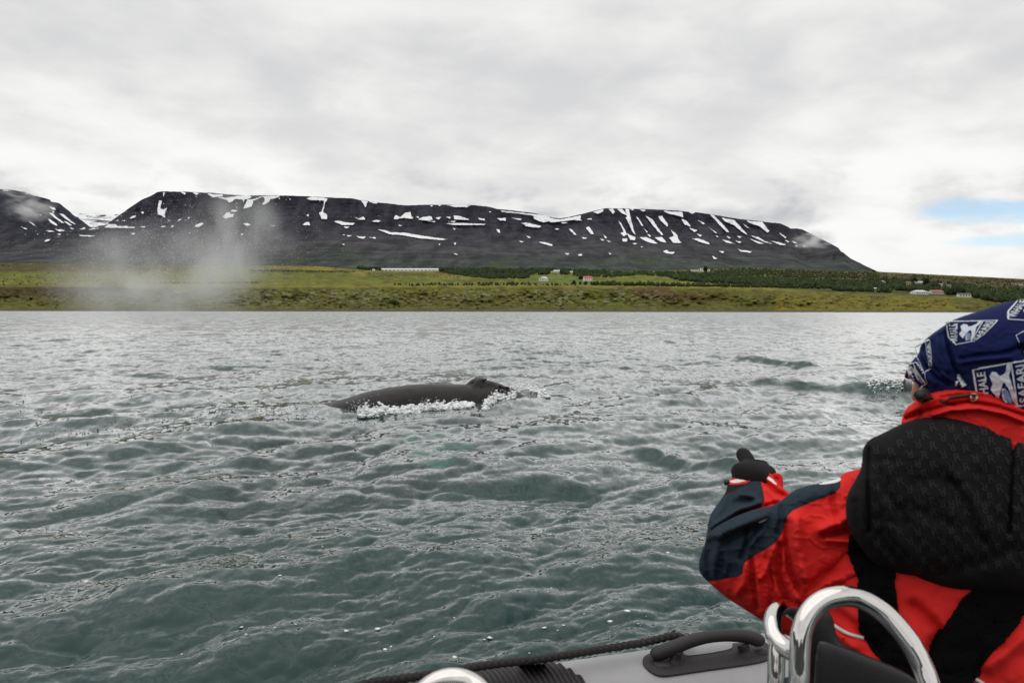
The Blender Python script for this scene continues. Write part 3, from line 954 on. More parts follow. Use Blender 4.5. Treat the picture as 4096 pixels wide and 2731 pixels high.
def make_coast():
    xs = np.arange(-1500, 5601, 5.0)
    nrow = 84
    s = np.linspace(0, 1, nrow)
    sk = skyF(xs) + 0.9 * fbm(xs / 9.0, xs * 0, 3, 99)
    X = np.repeat(xs[None], nrow, 0)
    bot = 1249.0 + (xs - CX) / 4096 * 6
    Yp = sk[None] + (bot - sk)[None] * s[:, None]
    D = depthF(X, Yp)
    V = C(X, Yp, D)
    top = V[0].copy(); back = top + (top - EYEV) * 0.12; back[:, 2] = top[:, 2] - 30
    bl = bluffF(X); sh = 1246.5 + (X - CX) / 4096 * 6
    t = np.where(Yp > bl, (Yp - sh) / (bl - sh), 1 + (Yp - bl) / (sk[None] - bl))
    col = np.where((t > 1)[..., None], L3(100, 104, 40), L3(90, 90, 40))
    wx = X + 14 * fbm(X / 40.0, Yp / 20.0, 3, 100); wy = Yp + 5 * fbm(X / 30.0, Yp / 14.0, 3, 101)
    for c, P, soft in ZONES:
        d = sdf(np.array(P, float), wx, wy)
        w = np.clip(d / soft + 0.5, 0, 1)[..., None]
        col = col * (1 - w) + c * w
    n = fbm(X / 22.0, Yp / 5.0, 4, 110)[..., None]
    col = col * (1 + 0.45 * n)
    w = np.clip(fbm(X / 45.0, Yp / 9.0, 4, 112) * 2.2 - 0.35, 0, 0.5)[..., None]
    col = col * (1 - w) + L3(74, 64, 36) * w
    onb = np.clip(1 - np.abs(t - 0.6) / 0.5, 0, 1) * np.clip(1 - (X - 2400) / 500, 0.25, 1) * np.clip((X - 700) / 300, 0.25, 1)
    w = (np.clip(fbm(X / 16.0, Yp / 4.5, 3, 120) * 2.8 - 0.25, 0, 0.8) * np.clip(onb * 1.6, 0, 1))[..., None]
    col = col * (1 - w) + L3(122, 124, 98) * w
    beach = np.clip((0.085 - t + 0.02 * fbm(X / 12.0, X * 0, 2, 130)) / 0.02, 0, 1)[..., None]
    col = col * (1 - beach) + L3(92, 82, 78) * beach
    V = np.concatenate([back[None], V]).reshape(-1, 3)
    col = np.concatenate([col[:1], col]).reshape(-1, 3)
    n, m = nrow + 1, len(xs)
    i, j = np.meshgrid(np.arange(n - 1), np.arange(m - 1), indexing='ij')
    q = i * m + j
    F = np.stack([q, q + m, q + m + 1, q + 1], -1).reshape(-1, 4)
    a = Nodes('coast_grass')
    nz = a.noise(a.pos((1, 0.35, 1.6)), 0.16, 5, 0.65)
    nf = a.noise(a.pos((1, 0.35, 1.6)), 0.7, 3, 0.6)
    c = a.attr('zone', True)
    c = a.mix(a.rng(nz, 0.3, 0.72, 0.0, 1.0), a.mix(1.0, c, (0.84, 0.84, 0.82), 'MULTIPLY'), a.mix(1.0, c, (1.14, 1.15, 1.12), 'MULTIPLY'))
    a.principled(c, 0.95, 0.0, a.bump(a.math('ADD', nz, a.math('MULTIPLY', nf, 0.4)), 0.8, 2.2), 0.1)
    o = mesh_np('coast_terrain', V, F, a.m, cols={'zone': np.clip(col, 0.004, 1)})
    tag(o, 'grassy green and brown coastal slope across the water', 'coast', kind='structure')
    # dark stones along the waterline
    px = RNG.uniform(-200, 4300, 500)
    P = point_on_land(px, 1244.5 + (px - CX) / 4096 * 6 + RNG.normal(0, 0.5, 500))
    sz = RNG.uniform(0.15, 0.6, (500, 1)) * np.array([[2.2, 1.0, 0.55]]) * RNG.uniform(0.6, 1.4, (500, 3))
    V, F = blobs(P, sz, jitter=0.15)
    o = mesh_np('shore_stones', V, F, plain('shore_stone', (0.04, 0.037, 0.034), 0.9, nscale=2.0), smooth=False)
    tag(o, 'dark stones along the far waterline', 'stones', kind='stuff')


make_coast()

# ---- woods and hedges (each tree about 1-3 pixels: one mass)
WOODS = [  # polygon of tree feet, number, height range (m), darkness
    ([(1430, 1073), (1600, 1078), (2000, 1082), (2230, 1084), (2240, 1092), (1900, 1096), (1700, 1084), (1440, 1080)], 620, (6, 11), 0.0),
    ([(1760, 1088), (2150, 1090), (2110, 1115), (1960, 1116), (1880, 1108), (1800, 1096)], 560, (4, 7), 0.15),
    ([(2140, 1082), (2330, 1084), (2420, 1088), (2430, 1098), (2160, 1100)], 300, (6, 11), 0.0),
    ([(2280, 1090), (2700, 1088), (3040, 1082), (3100, 1090), (3000, 1104), (2700, 1110), (2560, 1100), (2450, 1112), (2290, 1104)], 1150, (3.5, 6.5), 0.25),
    ([(2640, 1098), (2760, 1110), (3080, 1124), (3320, 1146), (3320, 1154), (3080, 1144), (2820, 1132), (2720, 1124)], 900, (4, 8), 0.1),
    ([(2800, 1078), (3000, 1073), (3300, 1086), (3520, 1092), (3520, 1116), (3200, 1112), (2900, 1100)], 1100, (3, 5), 0.35),
    ([(2340, 1136), (2560, 1139), (3060, 1147), (3320, 1156), (3060, 1151), (2560, 1144), (2340, 1141)], 330, (3, 5.5), 0.1),
    ([(2850, 1108), (3330, 1124), (3470, 1130), (3560, 1150), (3560, 1172), (3340, 1164), (3320, 1150), (3050, 1134)], 900, (4, 8), 0.08),
    ([(3460, 1118), (3700, 1124), (3900, 1150), (3880, 1172), (3700, 1172), (3560, 1160)], 560, (5, 9), 0.0),
    ([(3840, 1150), (4150, 1160), (4300, 1190), (4150, 1222), (4000, 1210), (3880, 1190)], 600, (4, 8), 0.12),
    ([(3520, 1095), (3750, 1104), (4100, 1122), (4300, 1140), (4100, 1150), (3700, 1118)], 330, (2, 4), 0.4),
    ([(1000, 1080), (1420, 1086), (1420, 1090), (1000, 1087)], 240, (1.5, 3), 0.1),
    ([(640, 1132), (1050, 1130), (1050, 1134), (640, 1136)], 160, (1.5, 3), 0.15),
    ([(1560, 1139), (2120, 1132), (2340, 1142), (1600, 1144)], 170, (1.5, 3.6), 0.2),
    ([(1450, 1092), (1800, 1090), (1840, 1112), (1500, 1112)], 110, (1, 2.4), 0.2),
    ([(1000, 1158), (2350, 1156), (2400, 1236), (1000, 1238)], 260, (1.0, 2.4), 0.75),
    ([(0, 1090), (620, 1095), (620, 1140), (0, 1140)], 160, (1, 2.4), 0.3),
    ([(-900, 1150), (1000, 1152), (1000, 1238), (-900, 1238)], 200, (1.0, 2.2), 0.65),
    ([(2500, 1158), (4000, 1200), (4000, 1240), (2500, 1238)], 200, (0.8, 1.8), 0.7),
]


CLEAR = [(1632, 1085, 128, 4, 14), (1494, 1084, 8, 3, 10), (2166, 1124, 18, 8, 16), (2353, 1124, 22, 8, 16), (2228, 1091, 15, 4, 12), (2208, 1091, 10, 4, 12), (2284, 1091, 10, 4, 12), (2788, 1086, 26, 4, 7), (2815, 1086, 28, 4, 7), (3689, 1178, 32, 6, 20), (3752, 1176, 28, 6, 20), (3860, 1188, 26, 6, 20), (3828, 1163, 26, 5, 14), (3634, 1140, 15, 5, 16), (3534, 1133, 9, 5, 16), (3676, 1133, 20, 5, 14), (3764, 1143, 10, 5, 16), (3794, 1145, 14, 5, 12), (3503, 1157, 9, 5, 14), (4070, 1140, 24, 4, 12)]


def make_woods():
    P, Rd, Cl = [], [], []
    for poly, n, (h0, h1), lt in WOODS:
        poly = np.array(poly, float)
        lo, hi = poly.min(0), poly.max(0)
        x = RNG.uniform(lo[0], hi[0], n * 6); y = RNG.uniform(lo[1], hi[1], n * 6)
        ok = inside(poly, x, y)
        for hx_, hy_, hw_, up_, dn_ in CLEAR: ok &= ~((np.abs(x - hx_) < hw_) & (y > hy_ - up_) & (y < hy_ + dn_))
        k = np.nonzero(ok)[0][:n]
        x, y = x[k], y[k]
        Q = point_on_land(x, y)
        h = RNG.uniform(h0, h1, len(k)) * (0.75 + 0.5 * vnoise(x / 12.0, y / 4.0, 5))
        Q[:, 2] += h * 0.42
        w = h * RNG.uniform(0.34, 0.6, len(k)) * (1.0 if lt < 0.5 else 1.5)
        if lt >= 0.5: h = h * 0.55
        P.append(Q); Rd.append(np.stack([w, w, h * 0.58], 1))
        dark = np.array([0.031, 0.046, 0.020]); pale = np.array([0.070, 0.084, 0.034]) if lt < 0.5 else np.array([0.085, 0.09, 0.05])
        m = np.clip(lt + RNG.normal(0, 0.16, len(k)) + 0.5 * (vnoise(x / 30.0, y / 8.0, 6) - 0.35), 0, 1)[:, None]
        Cl.append(dark * (1 - m) + pale * m)
    P, Rd, Cl = map(np.concatenate, (P, Rd, Cl))
    # a crown of ragged, tapering leaf clumps
    bv = ICO_V.copy()
    bv[:, :2] *= np.clip(1.05 - 0.55 * bv[:, 2:3], 0.2, 1.5) * 0.85
    V, F = blobs(P, Rd, (bv, ICO_F), jitter=0.2)
    col = np.repeat(Cl, len(bv), 0) * RNG.uniform(0.7, 1.3, (len(V), 1))
    a = Nodes('wood_foliage')
    nz = a.noise(a.pos(), 0.9, 3, 0.6)
    c = a.attr('leaf', True)
    c = a.mix(a.rng(nz, 0.3, 0.7), a.mix(1.0, c, (0.6, 0.6, 0.6), 'MULTIPLY'), a.mix(1.0, c, (1.3, 1.3, 1.2), 'MULTIPLY'))
    a.principled(c, 0.9, spec=0.1)
    o = mesh_np('distant_wood', V, F, a.m, smooth=False, cols={'leaf': col})
    tag(o, 'dark belts of small trees and shrubs on the far fields', 'wood', kind='stuff')


make_woods()

# ---- unseen far side of fjord, added to darken rail reflections and light from behind
def make_far_side():
    az = np.radians(np.linspace(52, 308, 300)); s = np.linspace(0, 1, 30)
    A_, S2 = np.meshgrid(az, s, indexing='ij')
    r = 2600 + 2600 * S2 + 200 * fbm(A_ * 9, S2 * 3, 3, 200)
    top = 820 + 420 * fbm(A_ * 4.0, A_ * 0, 4, 210)
    fade = np.clip(np.minimum(np.degrees(A_) - 52, 308 - np.degrees(A_)) / 18, 0, 1)
    z = -3 + top * S2 ** 0.8 * (0.25 + 0.75 * fade) + 60 * fbm(A_ * 40, S2 * 8, 3, 220) * S2
    V = np.stack([r * np.sin(A_), r * np.cos(A_), z], -1).reshape(-1, 3)
    n, m = A_.shape
    i, j = np.meshgrid(np.arange(n - 1), np.arange(m - 1), indexing='ij'); q = i * m + j
    o = mesh_np('mountain', V, np.stack([q, q + 1, q + m + 1, q + m], -1).reshape(-1, 4), mM)
    tag(o, 'unseen dark mountain side, added on the opposite shore of the fjord', 'mountain', kind='structure')


make_far_side()

# ================================================================== BUILDINGS
M_WHITE = plain('white_painted_wall', (0.78, 0.78, 0.76), 0.7, nscale=0.6, amount=0.06)
M_CREAM = plain('cream_wall', (0.70, 0.66, 0.55), 0.7, nscale=0.6, amount=0.06)
M_YELLOW = plain('yellow_wall', (0.62, 0.40, 0.10), 0.7, nscale=0.6, amount=0.08)
M_RED = plain('red_sheet_roof', (0.55, 0.07, 0.035), 0.5, nscale=0.8, amount=0.1)
M_PINK = plain('faded_red_roof', (0.42, 0.09, 0.10), 0.6, nscale=0.8, amount=0.1)
M_GREYROOF = plain('pale_grey_roof', (0.62, 0.64, 0.66), 0.5, nscale=0.8, amount=0.06)
M_DARKROOF = plain('dark_grey_roof', (0.06, 0.065, 0.07), 0.6, nscale=0.8, amount=0.1)
M_BROWNROOF = plain('brown_roof', (0.16, 0.12, 0.08), 0.7, nscale=0.8, amount=0.1)
M_PANE = plain('dark_window_pane', (0.03, 0.035, 0.04), 0.15, nscale=0.5)
M_TRUNK = plain('bark', (0.05, 0.04, 0.03), 0.9, nscale=3.0)


def house(name, label, px, py, w, h, roof_h, mats, dep=9.0, yaw=0.0, gable='side', windows=4, floors=1, cat='house', chimney=False, group=None, extra=None):
    """px,py: foot of the front wall in the photo; w,h,roof_h in photo pixels"""
    p = point_on_land(np.array(float(px)), np.array(float(py)))
    k = p[1] / FPX
    w, h, roof_h = w * k, h * k, roof_h * k
    e = empty(name, tuple(p), yaw)
    tag(e, label, cat, group)
    wall, roof = mats
    V, F = box(-w / 2, w / 2, 0, dep, -2.5, h)
    if gable == 'end' and roof_h:       # gable faces the viewer
        Vg = np.array([(-w / 2, 0.01, h), (w / 2, 0.01, h), (0, 0.01, h + roof_h), (-w / 2, dep - .01, h), (w / 2, dep - .01, h), (0, dep - .01, h + roof_h)])
        V, F = join([(V, F), (Vg, [(0, 1, 2), (4, 3, 5)])])
    elif roof_h and gable == 'side':
        Vg = np.array([(-w / 2 + .01, 0, h), (-w / 2 + .01, dep, h), (-w / 2 + .01, dep / 2, h + roof_h), (w / 2 - .01, 0, h), (w / 2 - .01, dep, h), (w / 2 - .01, dep / 2, h + roof_h)])
        V, F = join([(V, F), (Vg, [(0, 2, 1), (3, 4, 5)])])
    mesh_np('wall', V, F, wall, e, False)
    o, t = 0.45, 0.22
    if gable == 'end':
        R = []
        for s in (-1, 1):
            a0, b0 = np.array([s * (w / 2 + o), 0, h - o * roof_h / (w / 2)]), np.array([0.0, 0, h + roof_h])
            Q = [(a0[0], -o, a0[2]), (0, -o, b0[2]), (0, dep + o, b0[2]), (a0[0], dep + o, a0[2])]
            R.append((np.array(Q + [(x, y, z + t) for x, y, z in Q]), [(0, 1, 2, 3), (7, 6, 5, 4), (0, 4, 5, 1), (1, 5, 6, 2), (2, 6, 7, 3), (3, 7, 4, 0)]))
    elif gable == 'side' and roof_h:
        R = []
        for y0, s in ((-o, 1), (dep + o, -1)):
            z0 = h - o * roof_h / (dep / 2)
            Q = [(-w / 2 - o, y0, z0), (w / 2 + o, y0, z0), (w / 2 + o, dep / 2, h + roof_h), (-w / 2 - o, dep / 2, h + roof_h)]
            R.append((np.array(Q + [(x, y, z + t) for x, y, z in Q]), [(0, 3, 2, 1), (4, 5, 6, 7), (0, 1, 5, 4), (1, 2, 6, 5), (2, 3, 7, 6), (3, 0, 4, 7)]))
    elif gable == 'hip':
        Q = np.array([(-w / 2 - o, -o, h), (w / 2 + o, -o, h), (w / 2 + o, dep + o, h), (-w / 2 - o, dep + o, h), (-w / 2 + w * .22, dep / 2, h + roof_h), (w / 2 - w * .22, dep / 2, h + roof_h)])
        R = [(Q, [(0, 1, 5, 4), (2, 3, 4, 5), (1, 2, 5), (3, 0, 4), (3, 2, 1, 0)])]
    else:
        R = [box(-w / 2 - 0.2, w / 2 + 0.2, -0.2, dep + 0.2, h, h + 0.35)]
    V, F = join(R)
    ro = mesh_np('roof', V, F, roof, e, False)
    if chimney:
        V, F = box(w * .1 - 0.4, w * .1 + 0.4, dep / 2 - .4, dep / 2 + .4, h + roof_h * 0.6, h + roof_h + 1.3)
        mesh_np('chimney', V, F, M_WHITE, ro, False)
    fh = h / floors
    for f in range(floors):
        for i in range(windows):
            x = (-0.5 + (i + 0.5) / windows) * w * 0.92
            ww, z0, z1 = w / windows * 0.17, fh * f + fh * 0.34, fh * f + fh * 0.74
            V, F = box(x - ww, x + ww, -0.05, 0.02, z0, z1)
            wo = mesh_np('window', V, F, M_PANE, e, False)
            V, F = box(x - ww - .12, x + ww + .12, -0.1, -0.002, z0 - .14, z0)
            mesh_np('window_sill', V, F, M_WHITE, wo, False)
    return e


house('greenhouse', 'very long low white greenhouse on the field edge', 1632, 1085, 240, 6.5, 5.5, (M_WHITE, M_GREYROOF), 14, 0, 'side', 14, cat='greenhouse')
house('shed', 'tiny white shed left of the long greenhouse', 1494, 1084, 9, 5, 2, (M_WHITE, M_WHITE), 4, 0, 'side', 1, cat='shed')
house('barn', 'white gabled barn standing alone on the bright green field', 2166, 1124, 24, 11, 7, (M_WHITE, M_GREYROOF), 16, -0.5, 'end', 2, cat='barn')
house('farmhouse', 'two-storey white farmhouse with bright red roof', 2353, 1124, 33, 13.5, 6, (M_WHITE, M_RED), 9, 0.12, 'side', 4, 2, chimney=True)
house('farmhouse', 'white farm building half hidden in the trees above the barn', 2228, 1091, 24, 7, 4, (M_WHITE, M_GREYROOF), 9, 0.1, 'side', 3)
house('farmhouse', 'short white annex touching the farm building above the barn', 2210, 1091, 14, 5, 3.5, (M_WHITE, M_GREYROOF), 7, -0.2, 'end', 1, cat='annex')
house('shed', 'small white shed in trees between barn and red-roofed farmhouse', 2284, 1091, 15, 4, 2.5, (M_WHITE, M_GREYROOF), 7, 0, 'side', 2, cat='shed')
house('community_hall', 'long white flat-roofed building above the trees below the mountain', 2788, 1086, 44, 8, 0, (M_WHITE, M_GREYROOF), 12, 0, 'flat', 6, cat='building')
house('tower_block', 'taller white block joined to the long flat-roofed building', 2809, 1086, 13, 13, 0, (M_WHITE, M_GREYROOF), 8, 0, 'flat', 2, 2, cat='building')
house('shed', 'small white domed shed right of the long flat-roofed building', 2834, 1085, 11, 5, 2, (M_WHITE, M_GREYROOF), 8, 0, 'side', 1, cat='shed')
house('villa', 'white village house with pale hipped roof, leftmost in front row', 3689, 1178, 55, 11, 7, (M_WHITE, M_GREYROOF), 13, 0.15, 'hip', 5)
house('villa', 'cream village house with faded red roof in front row', 3752, 1176, 48, 10, 6, (M_CREAM, M_PINK), 11, 0.1, 'side', 6)
house('villa', 'white village house with dark roof, rightmost in front row', 3860, 1188, 44, 10, 6, (M_WHITE, M_DARKROOF), 12, -0.25, 'side', 4)
house('villa', 'brown-roofed house behind the dark shrubs in the village', 3828, 1163, 46, 5, 5, (M_CREAM, M_BROWNROOF), 10, 0.1, 'side', 3, chimney=True)
house('villa', 'yellow village house between dark trees', 3634, 1140, 24, 10, 4, (M_YELLOW, M_BROWNROOF), 9, 0.2, 'side', 2)
house('villa', 'small off-white house left of the yellow village house', 3534, 1133, 13, 8, 3, (M_CREAM, M_GREYROOF), 8, -0.1, 'end', 1)
house('villa', 'low pale house right of the yellow village house', 3676, 1133, 34, 5, 3, (M_CREAM, M_GREYROOF), 9, 0, 'side', 3)
house('villa', 'small white cube house above the red-roofed village house', 3764, 1143, 15, 9, 0, (M_WHITE, M_GREYROOF), 7, 0.1, 'flat', 1)
house('villa', 'grey-roofed low house beside the white cube house', 3794, 1145, 24, 4, 5, (M_CREAM, M_DARKROOF), 9, -0.2, 'side', 2)
house('shed', 'tiny white hut at the left end of the village wood', 3503, 1157, 13, 4, 2.5, (M_WHITE, M_GREYROOF), 6, 0, 'side', 1, cat='hut')
house('barn', 'grey low barn on the hillside at the right edge', 4070, 1140, 40, 5, 4, (M_CREAM, M_DARKROOF), 9, -0.2, 'side', 3, cat='barn')


def tree(label, px, py, hpx, wpx, pale=0.0, seed=0, group=None):
    p = point_on_land(np.array(float(px)), np.array(float(py)))
    k = p[1] / FPX; h, w = hpx * k, wpx * k
    e = empty('garden_tree', tuple(p)); tag(e, label, 'tree', group)
    V, F = tube([(0, 0, -0.6), (0.1, 0, h * .35), (0, 0, h * .8)], [h * .035, h * .02, h * .008], 8, 7)
    mesh_np('trunk', V, F, M_TRUNK, e)
    g = np.random.default_rng(seed)
    n = 90
    u = g.normal(size=(n, 3)); u /= np.linalg.norm(u, axis=1, keepdims=True); u *= g.uniform(0.45, 1, (n, 1))
    Q = u * (w / 2, w / 2, h * .45) + (0, 0, h * .56)
    Q[:, :2] *= np.clip(1.25 - 0.6 * (Q[:, 2:3] / h), 0.3, 1.2)
    V, F = blobs(Q, g.uniform(0.09, 0.2, (n, 1)) * w * np.ones((n, 3)), jitter=0.25)
    c = (np.array([0.018, 0.030, 0.011]) * (1 - pale) + np.array([0.06, 0.08, 0.03]) * pale) * g.uniform(0.6, 1.4, (n, 1))
    mesh_np('crown', V, F, FOL, e, False, cols={'leaf': np.repeat(c, len(ICO_V), 0)})


FOL = bpy.data.materials['wood_foliage']
for i, (x, y, h_, w_, lb) in enumerate([
        (2296, 1138, 15, 15, 'dark round tree left of the red-roofed farmhouse, in the hedge'),
        (2325, 1118, 13, 20, 'wide dark bush touching the left side of the red-roofed farmhouse'),
        (2320, 1139, 13, 11, 'small dark tree below the left corner of the red-roofed farmhouse'),
        (2343, 1139, 12, 16, 'low bush in the hedge straight below the red-roofed farmhouse'),
        (2366, 1139, 12, 10, 'narrow dark tree below the right corner of the red-roofed farmhouse'),
        (2388, 1140, 14, 14, 'round dark tree right of the red-roofed farmhouse, in the hedge'),
        (2412, 1141, 15, 12, 'tall dark tree second right of the red-roofed farmhouse'),
        (2444, 1141, 14, 16, 'broad dark tree third right of the red-roofed farmhouse'),
        (2822, 1089, 24, 16, 'dark pointed tree in front of the long flat-roofed building'),
        (3658, 1132, 22, 22, 'dark tree above the yellow village house'),
        (3706, 1150, 36, 24, 'tall dark tree between the low pale house and white cube house'),
        (3740, 1160, 22, 44, 'broad dark tree above the red-roofed village house'),
        (3820, 1180, 22, 62, 'wide dark shrub between the two rightmost front-row village houses'),
        (3655, 1172, 16, 30, 'dark bush at the left corner of the hipped-roof village house')]):
    tree(lb, x, y, h_, w_, 0.05 if i != 12 else 0.0, 300 + i, 'garden trees near the far houses')


# ================================================================== WHALE
def make_whale():
    root = empty('humpback_whale', tuple(C(np.array(1700.), np.array(1600.), np.array(16.2)) * (1, 1, 0)))
    tag(root, 'dark grey humpback whale surfacing with arched back and raised blowholes', 'whale')
    st = np.array([  # px, depth, top z, half width, half height
        (860, 14.6, -1.15, 0.35, 0.45), (1000, 14.8, -0.62, 0.62, 0.70), (1150, 15.0, -0.28, 0.85, 0.9), (1261, 15.2, -0.03, 0.98, 1.0), (1340, 15.4, 0.09, 1.06, 1.1),
        (1424, 15.6, 0.205, 1.12, 1.15), (1490, 15.75, 0.28, 1.15, 1.15), (1598, 16.0, 0.355, 1.15, 1.15), (1691, 16.2, 0.385, 1.12, 1.12),
        (1794, 16.4, 0.365, 1.05, 1.08), (1869, 16.6, 0.345, 0.98, 1.0), (1911, 16.7, 0.325, 0.92, 0.9), (1958, 16.8, 0.285, 0.82, 0.75),
        (2004, 16.95, 0.255, 0.78, 0.62), (2058, 17.1, 0.155, 0.60, 0.45), (2090, 17.2, 0.03, 0.46, 0.34), (2150, 17.4, -0.30, 0.26, 0.22)])
    n, k = 220, 96
    S_ = catmull(st, n)
    X = (S_[:, 0] - CX) / FPX * S_[:, 1]; Y = S_[:, 1]
    zt, hw, hh = S_[:, 2], S_[:, 3], S_[:, 4]
    T = np.stack([np.gradient(X), np.gradient(Y)], 1); T /= np.linalg.norm(T, axis=1, keepdims=True)
    Nr = np.stack([T[:, 1], -T[:, 0]], 1)          # towards the viewer's side
    th = np.linspace(0, 2 * PI, k, endpoint=False)
    # exponent slightly boxy flanks
    sx = np.sign(np.sin(th)) * np.abs(np.sin(th)) ** 0.92
    cz = np.sign(np.cos(th)) * np.abs(np.cos(th)) ** 1.0
    lat = hw[:, None] * sx[None]; z = zt[:, None] - hh[:, None] * (1 - cz[None])
    # keel of the head: ridge, splash guard and blowholes
    u = S_[:, 0][:, None]; topw = np.clip(np.cos(th), 0, 1)[None]
    g = lambda x, m, s: np.exp(-((x - m) / s) ** 2)
    guard = 0.125 * np.where(u < 1952, g(u, 1952, 24), g(u, 1952, 40)) * g(lat, 0.0, 0.28)
    pads = 0.125 * g(u, 1905, 27) * (g(lat, 0.13, 0.10) + g(lat, -0.13, 0.10))
    slits = -0.10 * g(u, 1917, 17) * (g(lat, 0.07, 0.035) + g(lat, -0.07, 0.035))
    mid = -0.05 * g(u, 1908, 22) * g(lat, 0.0, 0.035)
    ridge = 0.045 * np.clip((u - 1960) / 40, 0, 1) * g(lat, 0, 0.07) * np.clip((2100 - u) / 40, 0, 1)
    groove = -0.05 * g(u, 1985, 40) * (g(lat, 0.26, 0.10) + g(lat, -0.26, 0.10))
    neck = -0.035 * g(u, 1875, 18) * g(lat, 0, 0.5)
    z = z + (guard + pads + slits + mid + ridge + groove + neck) * topw
    rim = 0.03 * np.clip((u - 1900) / 60, 0, 1) * g(np.abs(lat), hw[:, None] * 0.82, 0.06)
    z = z + rim * topw
    rough = fbm(u / 26.0, th[None] * 9, 3, 150) * 0.008
    z = z + rough
    V = np.stack([X[:, None] + Nr[:, 0][:, None] * lat, Y[:, None] + Nr[:, 1][:, None] * lat, z], -1).reshape(-1, 3)
    i, j = np.meshgrid(np.arange(n - 1), np.arange(k), indexing='ij')
    a0 = i * k + j; b0 = i * k + (j + 1) % k
    F = np.stack([a0, b0, b0 + k, a0 + k], -1).reshape(-1, 4)[:, ::-1]
    V = V - np.array(root.location)
    a = Nodes('wet_whale_skin')
    co = a.coord('Object')
    n1 = a.noise(co, 2.2, 5, 0.6); n2 = a.noise(co, 38.0, 3, 0.6)
    c = a.mix(a.rng(n1, 0.35, 0.7), (0.010, 0.009, 0.009), (0.020, 0.017, 0.017))
    sc = a.noise(a.coord('Object', (1.0, 1.0, 9.0)), 5.0, 3, 0.7)
    c = a.mix(a.rng(sc, 0.70, 0.76, 0, 0.35), c, (0.12, 0.11, 0.11))
    a.principled(c, a.rng(n1, 0.3, 0.7, 0.30, 0.42), 0.0, a.bump(a.math('ADD', n2, a.math('MULTIPLY', n1, 1.2)), 0.25, 0.02), 0.10)
    body = mesh_np('body', V, F, a.m, root)
    tree_ = bvh_local(body, root)
    # knobs on the snout
    P, R = [], []
    for px, py, r in ((2000, 1546, .045), (2012, 1551, .04), (2027, 1552, .05), (2045, 1557, .04), (1990, 1558, .035), (1993, 1561, .03), (2005, 1566, .05), (2030, 1563, .03), (2043, 1565, .035), (1926, 1546, .025), (2056, 1568, .035), (1985, 1552, .03), (2018, 1571, .03)):
        hit, nn, _, _ = tree_.ray_cast(Vector(EYEV), Vector(ray(px, py)).normalized())
        if hit is None: continue
        P.append(np.array(hit) - np.array(root.location)); R.append(r)
    V, F = blobs(np.array(P), np.array(R)[:, None] * np.array([[1, 1, .8]]), (ICO2_V, ICO2_F))
    mesh_np('snout_knobs', V, F, a.m, root)
    # nostrils: dark wet hollows seen from behind the guard
    nm = plain('nostril', (0.004, 0.004, 0.004), 0.35)
    for sgn in (1, -1):
        s0 = int(np.argmin(np.abs(S_[:, 0] - 1918)))
        b = np.array([X[s0] + Nr[s0, 0] * 0.085 * sgn, Y[s0] + Nr[s0, 1] * 0.085 * sgn, zt[s0] + 0.05]) - np.array(root.location)
        t = np.array([T[s0, 0], T[s0, 1], 0])
        V, F = tube([b - t * .17 + (0, 0, .0), b - t * .05 + (0, 0, .045), b + t * .12 + (0, 0, .075)], [.02, .055, .02], 16, 10)
        mesh_np('nostril', V, F, nm, root)
    # long pale flipper hanging in the water on the near side
    fa = Nodes('pale_flipper_skin'); fz = fa.noise(fa.coord('Object'), 2.6, 4, 0.65)
    fa.principled(fa.mix(fa.rng(fz, 0.38, 0.62), (0.10, 0.16, 0.15), (0.72, 0.78, 0.76)), 0.7); fm = fa.m
    ax = np.array([G(1700., 1655.), G(1735., 1690.), G(1760., 1735.), G(1745., 1790.)])
    ax[:, 2] = (-0.42, -0.26, -0.22, -0.30)
    c_ = catmull(ax, 40); ww = np.interp(np.linspace(0, 1, 40), [0, .25, .7, 1], [.45, .55, .50, .12]) * (1 + .06 * np.sin(np.linspace(0, 30, 40)))
    t = np.gradient(c_, axis=0); t /= np.linalg.norm(t, axis=1, keepdims=True); sd = np.cross(t, [0, 0, 1.0]); sd /= np.linalg.norm(sd, axis=1, keepdims=True)
    th = np.linspace(0, 2 * PI, 20, endpoint=False)
    V = c_[:, None] + sd[:, None] * (np.cos(th)[None, :, None] * ww[:, None, None]) + np.array([0, 0, 1.0]) * (np.sin(th)[None, :, None] * ww[:, None, None] * 0.16)
    V = V.reshape(-1, 3) - np.array(root.location)
    i, j = np.meshgrid(np.arange(39), np.arange(20), indexing='ij')
    a0 = i * 20 + j; b0 = i * 20 + (j + 1) % 20
    fl = mesh_np('flipper', V, np.stack([a0, b0, b0 + 20, a0 + 20], -1).reshape(-1, 4), fm, root)
    fl['label'] = 'white pectoral flipper glowing pale green under the water'


def bvh_local(o, root):
    off = Vector(root.location)
    return BVHTree.FromPolygons([v.co + off for v in o.data.vertices], [tuple(p.vertices) for p in o.data.polygons])


make_whale()

# ---- white water, drops and mist around the whale
M_FOAM = None


def foam_mat():
    a = Nodes('white_foam')
    nz = a.noise(a.pos(), 30.0, 3)
    p = a.principled(a.mix(nz, (0.78, 0.81, 0.82), (0.92, 0.93, 0.93)), 0.6, spec=0.4)
    p.inputs['Subsurface Weight'].default_value = 0.0
    return a.m


M_FOAM = foam_mat()


def wz(x, y):
    return water_offset(np.asarray(x, float), np.asarray(y, float))[0]


